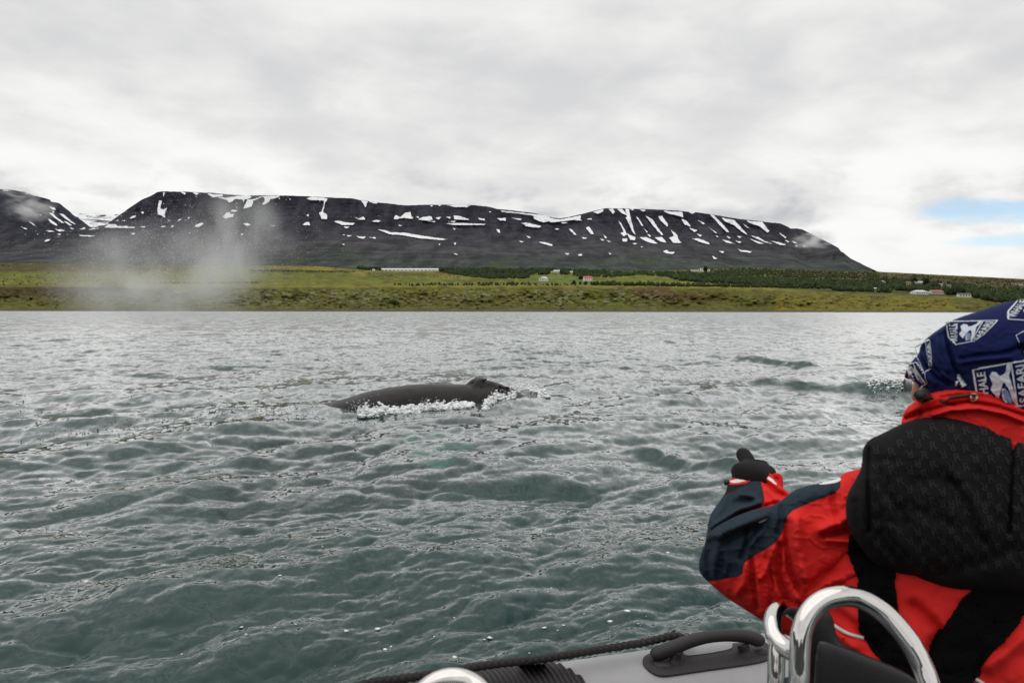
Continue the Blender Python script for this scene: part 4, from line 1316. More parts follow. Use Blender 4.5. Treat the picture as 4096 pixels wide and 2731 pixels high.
def foam_along(line, n, hfun, spread, rmin, rmax, seed):
    g = np.random.default_rng(seed)
    line = np.asarray(line, float)
    seg = np.linspace(0, len(line) - 1, 200)
    L_ = np.stack([np.interp(seg, np.arange(len(line)), line[:, 0]), np.interp(seg, np.arange(len(line)), line[:, 1])], 1)
    t = g.uniform(0, 1, n)
    px = np.interp(t, np.linspace(0, 1, 200), L_[:, 0]) + g.normal(0, 6, n)
    py = np.interp(t, np.linspace(0, 1, 200), L_[:, 1]) + g.normal(0, spread, n)
    P = G(px, py)
    lift = np.abs(g.normal(0, 1, n)) * hfun(t) * (0.35 + 1.1 * vnoise(px / 16.0, t * 0, seed))
    P[:, 2] = np.maximum(wz(P[:, 0], P[:, 1]), -0.03) + lift
    r = g.uniform(rmin, rmax, n) * (1.15 - 0.7 * np.clip(lift / 0.2, 0, 1)) * g.choice([0.4, 0.8, 1.5], n, p=[.58, .30, .12])
    return P, np.stack([r * 1.25, r * 1.25, r * 0.8], 1)


def make_foam():
    g0 = np.random.default_rng(44)
    A_ = foam_along([(1438, 1655), (1480, 1652), (1540, 1649), (1640, 1645), (1740, 1640), (1830, 1634), (1892, 1630)], 4600, lambda t: np.interp(t, [0, .12, .3, .6, .8, 1], [.07, .10, .05, .07, .045, .02]), 4.5, .010, .038, 1)
    B_ = foam_along([(1940, 1636), (1962, 1624), (1985, 1610), (2020, 1604), (2060, 1602)], 2200, lambda t: np.interp(t, [0, .4, 1], [.03, .11, .06]), 4.0, .010, .036, 2)
    C_ = foam_along([(2040, 1588), (2062, 1575), (2085, 1568), (2120, 1575), (2160, 1580), (2190, 1588)], 2400, lambda t: np.interp(t, [0, .3, .7, 1], [.07, .11, .06, .02]), 5.0, .010, .034, 3)
    D_ = foam_along([(3478, 1572), (3520, 1576), (3570, 1580), (3612, 1584)], 1600, lambda t: .03 + 0 * t, 4.0, .007, .022, 4)
    E_ = foam_along([(2325, 1608), (2345, 1612), (2362, 1606)], 60, lambda t: .05 + 0 * t, 4.0, .012, .03, 5)
    P = np.concatenate([A_[0], B_[0], C_[0], D_[0], E_[0]]); R = np.concatenate([A_[1], B_[1], C_[1], D_[1], E_[1]])
    keep = g0.random(len(P)) < 0.5
    parts_ = [blobs(P[keep], R[keep], jitter=0.16)]
    for line, hw_, sd_ in (([(1440, 1656), (1480, 1652), (1540, 1649), (1640, 1645), (1740, 1640), (1830, 1634), (1890, 1630)], .085, 1), ([(1944, 1634), (1965, 1622), (1988, 1609), (2020, 1603), (2056, 1600)], .075, 2), ([(2046, 1586), (2070, 1574), (2100, 1572), (2140, 1579), (2180, 1587)], .07, 3)):
        ln = np.array(line, float); Q = G(ln[:, 0], ln[:, 1]); Q[:, 2] = wz(Q[:, 0], Q[:, 1]) * 0.5 + 0.0
        lump = lambda s, th, sd_=sd_: np.clip(0.35 + 0.9 * (0.5 + 0.5 * fbm(s * 5.0, th * 0 + sd_ * 3.0, 3, 300 + sd_)) ** 1.4 + 0.28 * fbm(s * 22.0, np.sin(th) * 3.0 + sd_, 3, 310 + sd_) + 0.16 * fbm(s * 60.0, np.cos(th) * 6.0, 2, 320 + sd_), 0.08, 2) * np.clip(s * 8, 0.1, 1)
        V, F = tube(Q, [.05, hw_, hw_ * .9, hw_, hw_, hw_ * .7, .02], 420, 36, lump)
        zc_ = np.interp(V[:, 0], np.sort(Q[:, 0]), Q[np.argsort(Q[:, 0]), 2]); V[:, 2] = zc_ + (V[:, 2] - zc_) * 0.95
        parts_.append((V, F))
    V, F = join(parts_)
    o = mesh_np('white_water', V, F, M_FOAM)
    tag(o, 'white churned foam along the whale and on breaking crests', 'foam', kind='stuff')
    # drops thrown up along the flank and raining back to the left
    g = np.random.default_rng(9)
    n = 640
    px = np.concatenate([g.normal(1440, 30, 120), g.uniform(1450, 1960, 230), g.uniform(1050, 1330, n - 350)])
    py = np.concatenate([1655 - np.abs(g.normal(0, 34, 120)), 1640 - np.abs(g.normal(0, 18, 230)), np.zeros(n - 350)])
    y3 = 1690 - (px[350:] - 950) * 0.10
    py[350:] = y3 + g.normal(0, 9, n - 350)
    P = G(px, np.maximum(py, 1600)); 
    lift = np.concatenate([np.clip(1655 - py[:120], 0, 90) / FPX * 14.6, np.clip(1640 - py[120:350], 0, 60) / FPX * 15, np.abs(g.normal(0, .07, n - 350))])
    base = G(px, np.where(np.arange(n) < 350, 1650., py)); base[:, 2] = np.maximum(0, wz(base[:, 0], base[:, 1])) + lift
    V, F = blobs(base, g.uniform(.003, .010, n), (OCT_V, OCT_F))
    o = mesh_np('splash_drops', V, F, M_FOAM)
    tag(o, 'white water drops splashing beside the whale', 'drops', kind='stuff')
    # pock marks where the falling spray hits the sea
    n = 1500
    px = g.uniform(60, 1500, n); py = 1672 + g.normal(0, 45, n) + (1200 - px) * 0.012
    k = (py > 1590) & (py < 1850); px, py = px[k], py[k]
    P = G(px, py); P[:, 2] = wz(P[:, 0], P[:, 1]) + 0.004
    r = g.uniform(.004, .009, len(px))
    V, F = blobs(P, np.stack([r * 1.4, r * 1.4, r * .9], 1), (ICO_V, ICO_F))
    dk = plain('spray_pock', (0.045, 0.075, 0.075), 0.3)
    o = mesh_np('spray_pocks', V, F, dk)
    tag(o, 'dark pock marks where falling spray hits the water', 'spray', kind='stuff')
    # foam flecks on the near water
    pts = [(1100, 2535), (1540, 2590), (2440, 2515), (368, 2697), (1510, 2510), (622, 2316), (190, 2345), (1120, 2340), (1290, 2198), (1588, 2164), (1890, 2196), (2175, 2530), (1215, 2690), (985, 2560), (965, 2508), (685, 2670), (703, 2534), (1460, 2431), (1385, 2530), (1820, 2640), (1650, 2656), (1910, 2693), (1960, 2560), (800, 2303), (344, 2321), (1250, 2234), (1085, 2263), (380, 2339), (2273, 2566), (2255, 2518), (2820, 2410), (2728, 2434), (2510, 2492), (2670, 2268)]
    pts = np.array(pts, float); ex = np.stack([g.uniform(700, 2600, 90), g.uniform(2050, 2680, 90)], 1)
    q = np.concatenate([pts, ex])
    P = G(q[:, 0], q[:, 1]); P[:, 2] = wz(P[:, 0], P[:, 1]) + .004
    r = np.concatenate([g.uniform(.006, .016, len(pts)), g.uniform(.002, .006, 90)])
    V, F = blobs(P, np.stack([r * 1.3, r, r * .35], 1), (ICO_V, ICO_F), jitter=.2)
    o = mesh_np('foam_flecks', V, F, M_FOAM)
    tag(o, 'small white foam flecks and bubbles on the near water', 'foam', kind='stuff')


make_foam()


def mist_volume(name, label, cat, center, size, dens, nscale, lo, hi, seedv, kind='stuff', aniso=0.35, falloff=1.0, vary=(1, 1, 1)):
    V, F = ICO2_V * 1.0, ICO2_F
    o = mesh_np(name, V, F, None)
    o.location = center; o.scale = size
    a = Nodes(name + '_air')
    co = a.coord('Object')
    ln = a.new('ShaderNodeVectorMath', operation='LENGTH'); a.L.new(co, ln.inputs[0])
    fall = a.rng(ln.outputs['Value'], 0.92, 0.10)
    mp = a.new('ShaderNodeMapping'); a.L.new(co, mp.inputs[0]); mp.inputs['Location'].default_value = seedv; mp.inputs['Scale'].default_value = vary
    nz = a.noise(mp.outputs[0], nscale, 3, 0.55, 0.25)
    d = a.math('MULTIPLY', a.math('MULTIPLY', a.math('POWER', fall, falloff), a.rng(nz, lo, hi)), dens)
    pv = a.new('ShaderNodeVolumePrincipled')
    a.put(pv.inputs['Color'], (0.96, 0.96, 0.96)); a.put(pv.inputs['Density'], d); pv.inputs['Anisotropy'].default_value = aniso * 0.3
    a.L.new(pv.outputs[0], a.out.inputs['Volume'])
    o.data.materials.append(a.m)
    tag(o, label, cat, kind=kind)
    return o


mist_volume('whale_blow', 'drifting grey mist of the whale blow above the water', 'mist', tuple(C(np.array(640.), np.array(1105.), np.array(19.5))), (3.5, 1.9, 1.85), 0.9, 2.4, 0.35, 0.66, (3.1, 0, 0), vary=(1.0, 1.0, 0.75))
mist_volume('whale_blow', 'thin upper wisp of the whale blow rising to the right', 'mist', tuple(C(np.array(960.), np.array(960.), np.array(19.8))), (1.9, 1.2, 1.9), 1.0, 2.2, 0.37, 0.70, (7.7, 2, 1), vary=(1.3, 1, 0.6))
g = np.random.default_rng(21)
n = 5200
px = g.normal(690, 260, n); py = 1010 + g.normal(0, 125, n) - (px - 690) * 0.10
k = (py < 1235) & (py > 770); px, py = px[k], py[k]
P = C(px, py, g.uniform(17.5, 21, len(px)))
P = P[P[:, 2] > 0.02]
V, F = blobs(P, g.uniform(.003, .0068, len(P)) * g.choice([1, 1.8], len(P), p=[.93, .07]), (OCT_V, OCT_F))
tag(mesh_np('spray_droplets', V, F, M_FOAM), 'fine white droplets hanging in the whale blow', 'droplets', kind='stuff')

# low cloud wisps touching the ridges
for px, py, d, sx, sz, dn, sv, lb in ((120, 835, 5900, 120, 70, .0105, (0, 0, 0), 'torn wisp of cloud in front of the blue-black left mountain'),
                                      (80, 770, 6000, 130, 26, .008, (4, 1, 0), 'thin cloud veil along the top of the left mountain'),
                                      (3255, 962, 4900, 105, 58, .011, (9, 3, 2), 'cloud wisp clinging to the right end of the long mountain')):
    m = d / FPX
    mist_volume('cloud_wisp', lb, 'cloud', tuple(C(np.array(float(px)), np.array(float(py)), np.array(float(d)))), (sx * m, 260, sz * m), dn, 2.6, 0.40, 0.66, sv, vary=(1.2, .5, .9))

# ================================================================== BOAT
def make_boat():
    root = empty('inflatable_boat', (0.4, 1.6, 0.0))
    tag(root, 'grey inflatable boat with black fittings and steel rails at the lower right', 'boat')
    off = np.array(root.location)

    def part(name, VF, mat, parent=root, smooth=True, **kw):
        V, F = VF
        return mesh_np(name, np.asarray(V) - off, F, mat, parent, smooth, **kw)

    # grey hypalon tube: its skyline passes through two photo points
    d1, d2 = ray(2209., 2651.), ray(3064., 2529.)
    nrm = np.cross(d1, d2); nrm /= np.linalg.norm(nrm)
    if nrm[2] < 0: nrm = -nrm
    u = np.cross(nrm, [0, 0, 1.0]); u /= np.linalg.norm(u)
    if u[0] < 0: u = -u
    w = np.cross([0, 0, 1.0], u)
    Rt, zc = 0.27, 0.56
    b = (-Rt - nrm[2] * (zc - EYE)) / (nrm @ w)
    p0 = np.array([0, 0, zc]) + w * b
    pts = np.array([p0 + u * s for s in np.linspace(-2.6, 3.2, 12)])
    a = Nodes('grey_hypalon')
    nz = a.noise(a.coord('Object'), 90.0, 3); nb = a.noise(a.coord('Object'), 3.0, 4)
    c = a.mix(a.rng(nb, 0.3, 0.7), (0.30, 0.30, 0.315), (0.37, 0.37, 0.385))
    a.principled(c, 0.62, 0.0, a.bump(nz, 0.25, 0.0006), 0.35)
    tb = tube(pts, Rt, 120, 64)
    tb_o = part('tube', tb, a.m)
    tree_ = BVHTree.FromPolygons([tuple(v) for v in tb[0]], tb[1])
    rubber = plain('black_rubber', (0.022, 0.019, 0.020), 0.62, nscale=160.0, amount=0.25, bump=0.3, bdist=0.0008)

    # ribbed black pad
    padpoly = [(1380, 2790), (1600, 2716), (1774, 2692), (1961, 2664), (2100, 2653), (2170, 2653), (2225, 2662), (2285, 2690), (2330, 2722), (2372, 2770), (2380, 2900), (1380, 2900)]

    def ribs(V, px, py):
        s = V @ u
        n = np.cross(u, V - (p0 + np.outer((V - p0) @ u, u))); rad = V - (p0 + np.outer((V - p0) @ u, u)); rad /= np.linalg.norm(rad, axis=1, keepdims=True)
        return V + rad * (0.0045 * np.sin(s * 2 * PI / 0.0155))[:, None]
    pad = drape_poly('ribbed_pad', tree_, padpoly, 0.011, rubber, root, step=2.4, smooth=2, thick=0.012, fallback=2.3, shape=ribs)
    for v in pad.data.vertices: v.co -= Vector(off)

    # lifeline
    k = 0.3827
    rp = [(1300, 2790), (1470, 2731), (1610, 2712), (1774, 2687), (1961, 2657), (2148, 2636), (2242, 2622), (2500, 2580), (2560, 2572), (2640, 2553), (2690, 2542), (2722, 2546), (2760, 2566)]
    rp = np.array(rp, float)
    dep = 2.345 + (rp[:, 0] - 2209) / 855 * 0.24
    rope = C(rp[:, 0], rp[:, 1], dep)
    ropem = plain('black_braided_rope', (0.022, 0.019, 0.019), 0.85, nscale=300.0, amount=0.4)

    def braid(s, th):
        return 1 + 0.06 * np.cos(3 * th - s * 300) + 0.06 * np.cos(3 * th + s * 300)
    part('lifeline_rope', tube(rope, 0.0115, 900, 20, braid), ropem)

    # moulded grab handle
    hx = lambda pts: np.array([(2400 + x * k, 2250 + y * k) for x, y in pts])
    base = hx([(440, 1030), (480, 985), (560, 955), (1000, 905), (1640, 838), (1720, 845), (1780, 890), (1800, 960), (1785, 1012), (1650, 1062), (1000, 1150), (700, 1198), (600, 1193), (520, 1150), (455, 1085)])
    hb = drape_poly('grab_handle', tree_, base, 0.008, rubber, root, step=3.5, smooth=2, thick=0.010, fallback=2.4)
    for v in hb.data.vertices: v.co -= Vector(off)
    gw = drape_poly('base_window', tree_, hx([(880, 930), (1000, 905), (1370, 842), (1388, 895), (1360, 935), (905, 1005), (865, 970)]), 0.0095, a.m, hb, step=3.0, smooth=2, fallback=2.4)
    for v in gw.data.vertices: v.co -= Vector(off)
    hp = hx([(550, 985), (590, 955), (720, 905), (900, 832), (1100, 778), (1300, 757), (1480, 762), (1600, 785), (1665, 815), (1690, 840)])
    dd = []
    for x, y in hx([(760, 1060), (1500, 960)]):
        h, n, _, _ = tree_.ray_cast(Vector(EYEV), Vector(ray(x, y)).normalized()); dd.append((np.array(h) - EYEV) @ (RN @ np.array([0, 0, -1.0])))
    dbar = np.interp(hp[:, 0], hx([(760, 0), (1500, 0)])[:, 0], dd) + 0.005
    ns = 60
    bar = tube(C(hp[:, 0], hp[:, 1], dbar), [0.013, 0.021, 0.0215, 0.020, 0.0185, 0.0185, 0.020, 0.0215, 0.021, 0.014], ns, 18)
    part('handle_bar', bar, rubber, hb)
    for top, bot in (((800, 920), (770, 1085)), ((1490, 850), (1530, 985))):
        tp, bt = hx([top])[0], hx([bot])[0]
        d_ = np.interp(tp[0], hx([(760, 0), (1500, 0)])[:, 0], dd)
        leg = tube(np.array([C(tp[0], tp[1], d_ + .004), C((tp[0] + bt[0]) / 2, (tp[1] + bt[1]) / 2, d_ + .002), C(bt[0], bt[1] + 4, d_)]), [0.019, 0.017, 0.027], 16, 16)
        part('handle_leg', leg, rubber, hb)
    for c0, r0 in (((650, 1075), .026), ((1680, 935), .026)):
        x, y = hx([c0])[0]
        h, n, _, _ = tree_.ray_cast(Vector(EYEV), Vector(ray(x, y)).normalized())
        V, F = blobs(np.array([h]), np.array([[r0 * 1.3, r0, r0 * .6]]), (ICO2_V, ICO2_F))
        part('bolt_cover', (V, F), rubber, hb)

    # polished steel rails
    st = Nodes('polished_steel')
    sn = st.noise(st.coord('Object', (1, 1, 1)), 220.0, 2)
    st.principled((0.70, 0.68, 0.66), st.rng(sn, 0.3, 0.7, 0.025, 0.06), 1.0)
    steel = st.m
    A_ = np.array([(3196, 2860, .93), (3197, 2731, .93), (3199, 2620, .935), (3208, 2525, .94), (3238, 2450, .945), (3290, 2402, .95), (3360, 2384, .955), (3430, 2390, .96), (3500, 2422, .955), (3570, 2482, .945), (3640, 2570, .93), (3690, 2665, .92), (3722, 2760, .91), (3735, 2860, .91)])
    part('seat_rail', tube(C(A_[:, 0], A_[:, 1], A_[:, 2]), 0.0122, 140, 26), steel)
    B_ = np.array([(3205, 2625, .945), (3170, 2607, .965), (3125, 2576, .985), (3096, 2535, 1.0), (3090, 2485, 1.02), (3102, 2445, 1.045), (3130, 2428, 1.08), (3170, 2440, 1.12), (3220, 2480, 1.16)])
    part('seat_rail', tube(C(B_[:, 0], B_[:, 1], B_[:, 2]), 0.0112, 90, 24), steel)
    C_ = np.array([(3112, 2565, .99), (3106, 2640, .985), (3104, 2731, .98), (3104, 2860, .98)])
    part('rail_post', tube(C(C_[:, 0], C_[:, 1], C_[:, 2]), 0.0105, 40, 24), steel)
    D_ = np.array([(1640, 2880, .80), (1672, 2790, .80), (1740, 2731, .80), (1815, 2712, .80), (1890, 2735, .80), (1950, 2800, .79), (1975, 2880, .79)])
    part('seat_rail', tube(C(D_[:, 0], D_[:, 1], D_[:, 2]), 0.0105, 60, 24), steel)

    # black seat backs behind the rails
    vinyl = plain('black_vinyl', (0.016, 0.014, 0.015), 0.42, nscale=250.0, amount=0.2, bump=0.25, bdist=0.0006)
    o, _ = inflate('backrest', [(3178, 2440), (3230, 2415), (3330, 2440), (3345, 2560), (3420, 2600), (3640, 2690), (3700, 2760), (3720, 2900), (3170, 2900), (3168, 2560)], lambda x, y: 1.13 + 0 * x, vinyl, root, kf=0.5, kb=0.5, step=7, zcap=0.035)
    for v in o.data.vertices: v.co -= Vector(off)
    o, _ = inflate('backrest', [(3262, 2565), (3300, 2560), (3430, 2605), (3640, 2690), (3700, 2760), (3700, 2900), (3250, 2900)], lambda x, y: 1.05 + 0 * x, vinyl, root, kf=0.5, kb=0.5, step=7, zcap=0.03)
    for v in o.data.vertices: v.co -= Vector(off)
    # saddle seat, deck and inner hull below the frame
    s0 = C(np.array(4050.), np.array(2900.), np.array(1.25))
    V, F = box(s0[0] - .42, s0[0] + .42, s0[1] - .2, s0[1] + .42, 0.30, s0[2] - .38)
    part('seat_pod', (V, F), vinyl, smooth=False)
    deckm = plain('dark_grey_deck', (0.06, 0.06, 0.065), 0.8, nscale=60.0, bump=0.3)
    q = [p0 + u * s + w * t for s, t in ((-2.5, -0.15), (3.1, -0.15), (3.1, -2.2), (-2.5, -2.2))]
    V = np.array([[x, y, z] for z in (0.24, 0.30) for x, y, _ in q])
    F = [(3, 2, 1, 0), (4, 5, 6, 7), (0, 1, 5, 4), (1, 2, 6, 5), (2, 3, 7, 6), (3, 0, 4, 7)]
    part('deck', (V, F), deckm, smooth=False)
    return root


make_boat()

# ================================================================== PERSON
def fabric(name, base, regions=(), rough=0.85, weave=900.0, var=0.10, spec=0.12, bump=0.42):
    """regions: (attribute, colour) painted where the attribute is positive"""
    a = Nodes(name)
    co = a.coord('Object')
    c = base
    nb = a.noise(co, 9.0, 4, 0.6)
    cc = None
    cur = a.new('ShaderNodeRGB'); cur.outputs[0].default_value = (*base, 1); cc = cur.outputs[0]
    for at, col in regions:
        f = a.math('GREATER_THAN', a.attr(at), 0.0)
        cc = a.mix(f, cc, col)
        if at == 'navy':
            st = a.math('LESS_THAN', a.math('ABSOLUTE', a.math('SUBTRACT', a.attr(at), 5.0)), 1.3)
            ed = a.math('LESS_THAN', a.math('ABSOLUTE', a.attr(at)), 1.6)
            cc = a.mix(a.math('MULTIPLY', a.math('MAXIMUM', st, ed), 0.55), cc, (0.004, 0.004, 0.006))
    cc = a.mix(a.rng(nb, 0.3, 0.7), a.mix(1.0, cc, (1 - var,) * 3, 'MULTIPLY'), a.mix(1.0, cc, (1 + var,) * 3, 'MULTIPLY'))
    nz = a.noise(co, weave, 2, 0.6); nw = a.noise(co, 26.0, 4, 0.62, 0.4)
    h = a.math('ADD', a.math('MULTIPLY', nz, 0.12), nw)
    a.principled(cc, rough, 0.0, a.bump(h, bump, 0.004), spec)
    return a.m


RED = (0.70, 0.027, 0.024)
NAVY = (0.020, 0.032, 0.045)
BLACK = (0.012, 0.011, 0.012)
WHITE = (0.74, 0.74, 0.72)


def make_person():
    root = empty('person', (0.62, 1.25, 0.30))
    tag(root, 'person in red and navy suit with patterned navy headscarf, pointing at the whale', 'person')
    off = np.array(root.location)

    def shift(o):
        co = np.empty(len(o.data.vertices) * 3, np.float32); o.data.vertices.foreach_get('co', co)
        co = co.reshape(-1, 3) - off.astype(np.float32); o.data.vertices.foreach_set('co', co.ravel()); o.data.update()
        return o

    def tree_of(*VF):
        V, F = join(VF)
        return BVHTree.FromPolygons([tuple(v) for v in V], F)

    skin = plain('skin', (0.50, 0.25, 0.17), 0.5, nscale=120.0, amount=0.08, bump=0.1, bdist=0.001)
    # ---- body under the clothes, one continuous figure
    hd = C(np.array(4000.), np.array(1450.), np.array(1.265))
    ch = C(np.array(4030.), np.array(2050.), np.array(1.34))
    pel = ch + np.array([0.0, 0.05, -0.50])
    fdir = np.array([-0.80, 0.60, 0.0])             # facing left and away
    sdv = np.array([-0.60, -0.80, 0.0])
    sh_l, el_l, wr_l = C(np.array(3560.), np.array(2080.), np.array(1.33)), C(np.array(2900.), np.array(2230.), np.array(1.47)), C(np.array(3010.), np.array(1930.), np.array(1.66))
    sh_r = ch + (ch - sh_l) * (1, 1, 0) * 0.95 + (0, 0, 0.02); el_r = sh_r + np.array([0.05, 0.12, -0.28]); wr_r = el_r + np.array([-0.14, 0.22, 0.02])
    kn_l, kn_r = pel + fdir * 0.44 + sdv * 0.14, pel + fdir * 0.44 - sdv * 0.14
    kn_l[2] -= .06; kn_r[2] -= .06
    an_l, an_r = kn_l * (1, 1, 0) + (0, 0, .36), kn_r * (1, 1, 0) + (0, 0, .36)
    nk = hd * 0.55 + ch * 0.45
    verts = [pel, ch, nk, hd + (0, 0, -.06), hd + (0, 0, .03), hd + fdir * .085 + (0, 0, -.075), hd + fdir * .10 + (0, 0, -.03),
             sh_l, el_l, wr_l, sh_r, el_r, wr_r, kn_l, an_l, an_l + fdir * .14, kn_r, an_r, an_r + fdir * .14, hd + sdv * .055 + fdir * -.01, hd - sdv * .055 + fdir * -.01]
    edges = [(0, 1), (1, 2), (2, 3), (3, 4), (3, 5), (3, 6), (1, 7), (7, 8), (8, 9), (1, 10), (10, 11), (11, 12), (0, 13), (13, 14), (14, 15), (0, 16), (16, 17), (17, 18), (3, 19), (3, 20)]
    rad = [.11, .09, .045, .050, .055, .024, .012, .045, .030, .022, .055, .04, .03, .065, .04, .03, .065, .04, .03, .010, .010]
    body = skin_mesh('body', np.array(verts) - off, edges, rad, skin, root, 2)
    body['label'] = 'fair-skinned body, mostly hidden, with a strip of cheek showing'

    # trousers and boots under the frame
    tr = fabric('navy_trouser', NAVY)
    skin_mesh('trousers', np.array([pel, pel + (0, 0, .14), kn_l, an_l + (0, 0, .04), kn_r, an_r + (0, 0, .04)]) - off, [(0, 1), (0, 2), (2, 3), (0, 4), (4, 5)], [.17, .17, .10, .075, .10, .075], tr, root, 2)
    for q in (an_l, an_r):
        skin_mesh('boot', np.array([q + (0, 0, .03), q + (0, 0, -.02), q + fdir * .17 + (0, 0, -.02)]) - off, [(0, 1), (1, 2)], [.06, .055, .045], plain('black_boot', (0.015,) * 3, 0.5), root, 2)

    # ---- jacket torso
    red = fabric('red_shell_fabric', RED)
    TP = [(3330, 2000), (3420, 1880), (3600, 1760), (4100, 1720), (4550, 1800), (4720, 1980), (4760, 2300), (4700, 2700), (4680, 3150), (4050, 3250), (3420, 3150), (3330, 2760), (3290, 2560), (3285, 2400), (3300, 2200)]
    torso, vt = inflate('jacket_torso', TP, lambda x, y: 1.38 - (y - 2000) / 9000, red, root, kf=1.0, kb=0.8, step=12, zcap=0.17, rg=0.25, wr=0.006, seed=3,
                        strokes=[([(3650, 2420), (3760, 2520), (3700, 2640)], 26, -0.012), ([(3600, 2500), (3700, 2600)], 22, 0.010), ([(3320, 2430), (3420, 2500), (3520, 2600)], 20, -0.010), ([(3330, 2520), (3420, 2590)], 16, .010), ([(3960, 2660), (4090, 2560)], 30, 0.012)])
    shift(torso)

    # ---- left sleeve, upper part
    UP = [(3560, 1880), (3470, 1866), (3424, 1879), (3376, 1888), (3360, 1912), (3287, 1930), (3210, 1946), (3165, 1966), (3130, 1998), (3090, 2022), (3037, 2030), (2955, 2058), (2870, 2100), (2836, 2130), (2812, 2190), (2794, 2250), (2797, 2290), (2833, 2327), (2904, 2389), (2986, 2440), (3065, 2491), (3150, 2545), (3280, 2580), (3430, 2540), (3560, 2420), (3640, 2200), (3640, 2000)]
    navyU = [(3361, 1890), (3361, 1963), (3287, 1991), (3210, 2021), (3154, 2049), (3139, 2093), (3123, 2144), (3083, 2185), (3006, 2225), (2970, 2256), (2970, 2302), (2904, 2311), (2835, 2326), (2770, 2335), (2750, 2250), (2800, 2080), (3000, 2000), (3150, 1930)]
    whiteU = [(3264, 1938), (3300, 1926), (3363, 1905), (3363, 1924), (3320, 1934)]
    pull = [(3010, 2091), (3034, 2087), (3068, 2071), (3071, 2076), (3040, 2092), (3012, 2097)]
    pullk = [(3003, 2090), (3036, 2086), (3040, 2096), (3005, 2098)]
    stU = [
        ([(3295, 2137), (3370, 2120), (3440, 2118)], 16, -0.016), ([(3290, 2120), (3360, 2085), (3430, 2050)], 30, 0.014), ([(3310, 2160), (3400, 2165), (3450, 2180)], 14, 0.012),
        ([(3145, 2090), (3146, 2180), (3160, 2280), (3215, 2390)], 15, -0.014), ([(3180, 2080), (3190, 2200), (3220, 2300)], 34, 0.014),
        ([(3005, 2240), (3012, 2330), (3032, 2430)], 13, -0.010), ([(2985, 2260), (2975, 2330), (2950, 2370)], 17, 0.011), ([(3028, 2260), (3034, 2350), (3050, 2440)], 13, 0.009),
        ([(3095, 2190), (3060, 2290), (3045, 2310)], 15, 0.012), ([(3120, 2180), (3110, 2300), (3160, 2430)], 16, -0.013), ([(3070, 2230), (3085, 2330), (3080, 2420)], 13, -0.008),
        ([(3430, 2290), (3320, 2330), (3200, 2385)], 34, 0.015), ([(3440, 2380), (3300, 2400), (3200, 2440)], 24, -0.010), ([(3400, 2230), (3290, 2300), (3230, 2370)], 20, -0.012),
        ([(2860, 2140), (2950, 2105), (3060, 2060)], 22, 0.014), ([(2900, 2160), (2970, 2125), (3060, 2110)], 18, -0.008), ([(2840, 2170), (2830, 2240), (2845, 2310)], 18, -0.010), ([(2880, 2150), (2860, 2230), (2850, 2300)], 18, 0.010),
        ([(2980, 2120), (2985, 2180)], 12, -0.009), ([(3020, 2130), (2975, 2200), (2965, 2230)], 12, -0.008), ([(3060, 2110), (3000, 2180)], 12, 0.008), ([(3120, 2030), (3125, 2080), (3110, 2130)], 12, -0.008),
        ([(2900, 2290), (2910, 2250), (2895, 2200)], 12, 0.006), ([(3220, 1990), (3330, 1955)], 26, 0.006), ([(3340, 1930), (3330, 2010), (3350, 2080)], 12, -0.006)]
    slv = fabric('sleeve_fabric', RED, (('navy', NAVY), ('white', WHITE), ('pull', WHITE), ('pullk', BLACK)))
    up, vu = inflate('sleeve', UP, lambda x, y: 1.31 + np.clip((3500 - x) / 720, -0.2, 1) * 0.13, slv, root, kf=0.95, kb=0.85, step=5, zcap=0.115, strokes=stU, smooth=2, wr=0.004, seed=9,
                     regions={'navy': [navyU], 'white': [whiteU], 'pull': [pull], 'pullk': [pullk]})
    shift(up)
    up['label'] = 'red upper sleeve with navy elbow panel'

    # ---- forearm sleeve and cuff
    FP = [(2917, 1914), (2986, 1901), (3037, 1890), (3078, 1891), (3110, 1905), (3123, 1945), (3160, 1972), (3180, 2000), (3160, 2090), (3050, 2150), (2900, 2200), (2815, 2205), (2826, 2140), (2836, 2065), (2863, 2024), (2902, 1972), (2911, 1937)]
    navyF = [(2880, 1975), (2930, 1962), (2972, 1940), (3003, 1922), (3037, 1905), (3046, 1940), (3055, 1980), (3057, 2010), (3030, 2045), (3000, 2250), (2700, 2250), (2780, 2050)]
    blackF = [(2880, 1938), (2970, 1936), (3001, 1923), (2972, 1941), (2930, 1963), (2900, 1980), (2870, 1980)]
    whiteF = [(2918, 1921), (2986, 1908), (3036, 1897), (3040, 1904), (2990, 1920), (2945, 1931), (2918, 1928)]
    whiteF2 = [(3047, 1897), (3082, 1906), (3110, 1936), (3103, 1939), (3075, 1917), (3048, 1903)]
    stF = [([(2850, 2105), (2900, 2070), (2960, 2035), (3040, 2010)], 14, 0.012), ([(2870, 2120), (2960, 2062), (3060, 2035)], 16, -0.016), ([(2900, 1990), (2880, 2040), (2850, 2080)], 18, 0.008), ([(2960, 1975), (3020, 1985), (3040, 2010)], 14, 0.008), ([(2940, 2010), (3000, 2005)], 14, -0.007),
           ([(3050, 1915), (3100, 1965), (3150, 1990)], 12, -0.010), ([(3075, 1920), (3130, 1960)], 10, 0.008), ([(3070, 1960), (3110, 2000)], 12, 0.007), ([(3060, 2020), (3110, 2010)], 8, -0.008)]
    fsl = fabric('forearm_fabric', RED, (('navy', NAVY), ('black', BLACK), ('white', WHITE)))
    fo, vf = inflate('forearm_sleeve', FP, lambda x, y: 1.46 + np.clip((2140 - y) / 240, -0.3, 1) * 0.19, fsl, root, kf=0.8, kb=0.9, step=4, zcap=0.075, strokes=stF, smooth=2, wr=0.003, seed=13,
                     regions={'navy': [navyF], 'black': [blackF], 'white': [whiteF, whiteF2]})
    shift(fo)
